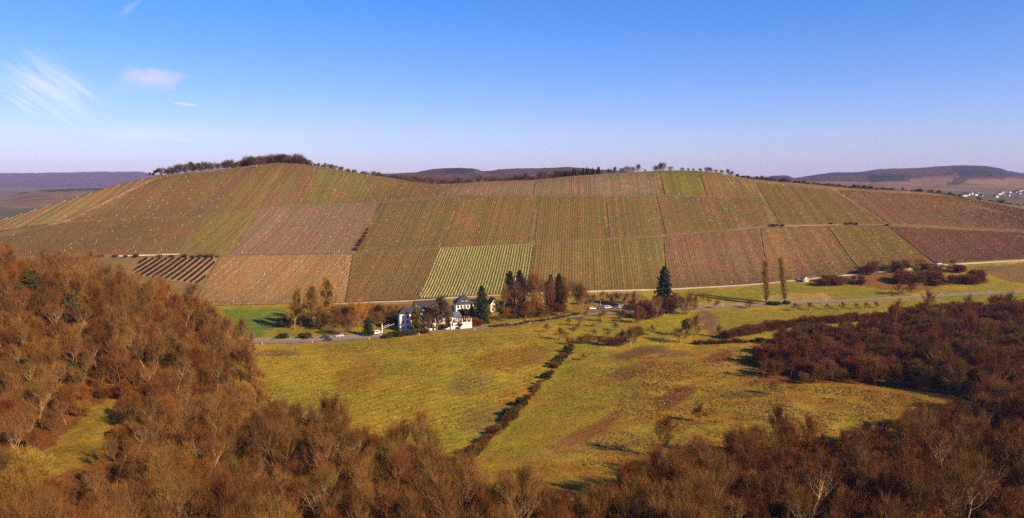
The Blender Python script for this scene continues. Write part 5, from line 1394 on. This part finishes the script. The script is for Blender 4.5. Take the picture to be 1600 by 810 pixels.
for k in range(150):
    u = 1146 + 350 * (k + cg.random()) / 150
    crest_tree([RIDGE[0], RIDGE[2], RIDGE[2], RIDGE[3]][int(cg.integers(4))], 9.5, u, cg.uniform(4, 8.5), cg.uniform(8, 50), 'ridge_tree', 'brown bare tree in the long wood on the hill shoulder', 'wood along the hill shoulder', 1.6)
for k in range(40):
    u = 1480 + 125 * (k + cg.random()) / 40
    crest_tree([RIDGE[0], RIDGE[2], RIDGE[3]][int(cg.integers(3))], 8.5, u, cg.uniform(6, 12), cg.uniform(40, 160), 'ridge_tree', 'dark brown tree in the belt below the far village', 'tree belt below the village', 1.6)
# bushes in the vineyard banks
for u, v, w in [(560, 385, 1), (566, 377, 1), (572, 366, .8), (556, 392, 1), (569, 371, .8), (563, 381, .9), (574, 360, .6)]:
    put(THORN[0], 6.5, u, v, v - 6 * w, 'bank_bush', 'maroon bush on the bank between grey brown and orange brown plots', 'bush', 'bushes on the vineyard bank', parts=False, wide=1.4, ymin=440)
for u in (150, 158, 180, 196, 212, 250, 268, 288, 300, 312, 322, 330, 340): put(THORN[0], 6.5, u, 402.5, 402.5 - random.uniform(3, 5.5), 'bank_bush', 'low maroon bush on the bank of the track above the dark vine rows', 'bush', 'bushes on the track bank', parts=False, wide=1.8, ymin=440)
for u, v, w in [(1207, 355, 5), (1214, 354, 4), (1222, 354.5, 4), (1322, 352, 4), (1330, 351.5, 5), (1338, 352, 4), (1298, 351, 3), (1386, 354, 4)]:
    put(THORN[2], 6.5, u, v, v - w, 'bank_bush', 'small dark bush on the track below the shoulder plot', 'bush', 'bushes on the shoulder track', parts=False, wide=1.8, ymin=440)
# ------------------------------------------------------------------ rough grass
def tufts(poly, n, name, label, cols, size, rows=False, seed=0):
    gg = np.random.default_rng(seed)
    pl = foot(poly, ymin=150, ymax=470)
    if rows: p = scatter(pl, 2.6, gg); p = p + gg.normal(0, .25, p.shape)
    else:
        lo, hi = pl.min(0), pl.max(0); p = gg.uniform(lo, hi, (n * 3, 2)); m = inpoly(p[:, 0], p[:, 1], pl); p = p[m]
        p = p[fbm(p[:, 0] / 9, p[:, 1] / 9) > .46][:n]
    z = H(p[:, 0], p[:, 1]); c = np.stack([p[:, 0], p[:, 1], z], 1)
    nb = 9
    s = size * (.5 + gg.random((len(c), 1)))
    b = np.repeat(c, nb, 0) + gg.normal(0, 1, (len(c) * nb, 3)) * np.repeat(s, nb, 0) * np.array([.35, .35, 0])
    d = unit(gg.normal(0, .55, b.shape) + np.array([0, 0, 1.0]))
    V, Fc = blades(b, d, np.repeat(s, nb, 0) * (.6 + .6 * gg.random((len(b), 1))), np.repeat(s, nb, 0) * .35, gg)
    o0 = c.mean(0); me = mesh_np(name, V - o0, Fc)
    ci = gg.integers(len(cols), size=len(c)); point_colour(me, np.repeat(np.array(cols)[ci] * (.7 + .6 * gg.random((len(c), 1))), nb * 3, 0))
    o = add(name, me, M_TUFT, None, o0, kind='stuff'); return tag(o, label, 'grass')
M_TUFT = attr_mat('dry_grass', .95)
tufts([(1000, 560), (1180, 540), (1190, 600), (1330, 605), (1470, 625), (1400, 665), (1200, 690), (1000, 720), (900, 740), (960, 640)], 9000, 'grass_tussocks', 'rough ochre grass tussocks of the pasture', [C_OCH, C_STRAW, (.17, .085, .012), (.12, .065, .012)], .42, seed=1)
tufts([(880, 572), (1000, 576), (1010, 612), (960, 640), (850, 660), (860, 610)], 0, 'grass_tussocks', 'rows of dark tussocks on the green slope right of the meadow hedge', [(.075, .065, .010), (.09, .075, .012)], .42, rows=True, seed=2)
tufts([(400, 545), (860, 520), (840, 590), (740, 690), (560, 690), (440, 650)], 7000, 'grass_tussocks', 'dry grass tufts scattered over the yellow meadow', [C_YEL, C_OCH, C_GRN, (.10, .075, .015)], .4, seed=3)
# ------------------------------------------------------------------ clouds
def cloud_mat(name, col, sc, seed, dens, stretch, lo=.45, hi=.7):
    m = bpy.data.materials.new(name); m.use_nodes = True; t = m.node_tree; t.nodes.clear()
    out = N(t, 'ShaderNodeOutputMaterial'); tr = N(t, 'ShaderNodeBsdfTransparent'); tl = N(t, 'ShaderNodeBsdfTranslucent'); mx = N(t, 'ShaderNodeMixShader')
    tl.inputs['Color'].default_value = (*col, 1)
    tc = N(t, 'ShaderNodeTexCoord'); mp = N(t, 'ShaderNodeMapping'); mp.inputs['Scale'].default_value = stretch; mp.inputs['Location'].default_value = (seed * 3.1, seed * 1.7, seed)
    tc = N(t, 'ShaderNodeAttribute', attribute_name='sheet')
    t.links.new(tc.outputs['Vector'], mp.inputs['Vector'])
    n = noise_node(t, sc, 6, .6, mp.outputs[0])
    mr = N(t, 'ShaderNodeMapRange', interpolation_type='SMOOTHSTEP'); mr.inputs['From Min'].default_value = lo; mr.inputs['From Max'].default_value = hi; t.links.new(n.outputs['Fac'], mr.inputs['Value'])
    sp = N(t, 'ShaderNodeSeparateXYZ'); t.links.new(tc.outputs['Vector'], sp.inputs[0])
    def bell(s): return math_node(t, 'MULTIPLY', math_node(t, 'MULTIPLY', s, math_node(t, 'SUBTRACT', 1.0, s)), 4.0)
    e = math_node(t, 'MULTIPLY', bell(sp.outputs['X']), bell(sp.outputs['Y']))
    t.links.new(math_node(t, 'ADD', n.outputs['Fac'], math_node(t, 'MULTIPLY', math_node(t, 'SUBTRACT', e, 1.0), .45)), mr.inputs['Value'])
    f = math_node(t, 'MULTIPLY', math_node(t, 'MULTIPLY', mr.outputs[0], e), dens)
    t.links.new(f, mx.inputs[0]); t.links.new(tr.outputs[0], mx.inputs[1]); t.links.new(tl.outputs[0], mx.inputs[2]); t.links.new(mx.outputs[0], out.inputs['Surface'])
    return m
def cloud(corners, alt, label, mat, layers=1, gap=60.0, name='cloud'):
    """sheet of cloud at an altitude over the plain, its corners seen at the given pixels"""
    pts = []
    for u, v in corners:
        ax, az = ray(u, v); y = (alt - CZ) / float(az); pts.append(Vector((float(ax) * y, y, alt)))
    c = sum(pts, Vector()) / 4
    r = thing(name, label, 'cloud', c)
    for k in range(layers):
        s = 1 - .18 * k
        n = 16; vv = []; st = []
        for a in range(n + 1):
            for b in range(n + 1):
                fa, fb = a / n, b / n
                cu, cv = [((corners[0][m] * (1 - fb) + corners[1][m] * fb) * (1 - fa) + (corners[3][m] * (1 - fb) + corners[2][m] * fb) * fa) for m in (0, 1)]
                ax, az = ray(cu, cv); yq = (alt - CZ) / float(az)
                vv.append(tuple((Vector((float(ax) * yq, yq, alt)) - c) * s + Vector((0, 0, k * gap)))); st += [fb, fa, 0.0]
        me = bpy.data.meshes.new('cloud_sheet'); me.from_pydata(vv, [], [(a * (n + 1) + b, a * (n + 1) + b + 1, (a + 1) * (n + 1) + b + 1, (a + 1) * (n + 1) + b) for a in range(n) for b in range(n)]); me.update()
        me.attributes.new('sheet', 'FLOAT_VECTOR', 'POINT').data.foreach_set('vector', st)
        add('cloud_sheet', me, mat if not isinstance(mat, list) else mat[k % len(mat)], r)
    return r
WC = (.95, .86, .80)
cloud([(130, 156), (335, 156), (335, 90), (130, 90)], 1700, 'small pinkish cloud above the hilltop', [cloud_mat('cloud_pink', (.90, .62, .60), 2.4, k + 4, .17, (1.5, .8, 1), .25, .62) for k in range(3)], 3, 25)
cloud([(110, 232), (230, 168), (70, 52), (-120, 84)], 6000, 'broad streak of thin cirrus slanting down to the hill', cloud_mat('cirrus_a', WC, 3.2, 5, .34, (2.6, .5, 1), .16, .70))
cloud([(60, 196), (100, 190), (0, 124), (-30, 134)], 6500, 'thin faint vapour streak under the broad cirrus', cloud_mat('cirrus_b', WC, 3.0, 9, .26, (3, .4, 1), .3, .6))
cloud([(240, 160), (330, 172), (330, 166), (240, 150)], 6500, 'short faint streak below the pinkish cloud', cloud_mat('cirrus_c', WC, 3.0, 12, .28, (1, 1, 1), .3, .6))
cloud([(-60, 236), (620, 236), (500, 186), (-60, 186)], 5200, 'wide pale veil of haze cloud low over the horizon', cloud_mat('cirrus_d', (.95, .84, .82), 2.0, 15, .16, (1.4, .5, 1), .3, .7))
cloud([(255, 223), (315, 223), (315, 213), (255, 213)], 2600, 'tiny mauve cloud just over the hilltop trees', cloud_mat('cloud_mauve', (.8, .66, .70), 2.0, 21, .35, (1.5, .8, 1), .3, .6))
cloud([(150, 40), (210, 30), (250, -10), (200, -10)], 8000, 'faint wisp of cirrus high in the blue', cloud_mat('cirrus_e', WC, 2.0, 33, .10, (1, 1, 1), .35, .6))
# ------------------------------------------------------------------ haze
hb = MB().box(-15000, 15000, -300, 12500, -3, 360)
hz = add('haze', hb.mesh('haze'), None, kind='stuff'); tag(hz, 'pale blue air that veils the far hills', 'haze')
hm = bpy.data.materials.new('haze'); hm.use_nodes = True; t = hm.node_tree; t.nodes.clear()
ho = N(t, 'ShaderNodeOutputMaterial'); pv = N(t, 'ShaderNodeVolumePrincipled')
pv.inputs['Color'].default_value = (.52, .51, 1.0, 1); pv.inputs['Density'].default_value = 4.2e-5; pv.inputs['Anisotropy'].default_value = 0.0
t.links.new(pv.outputs[0], ho.inputs['Volume']); hz.data.materials.append(hm)
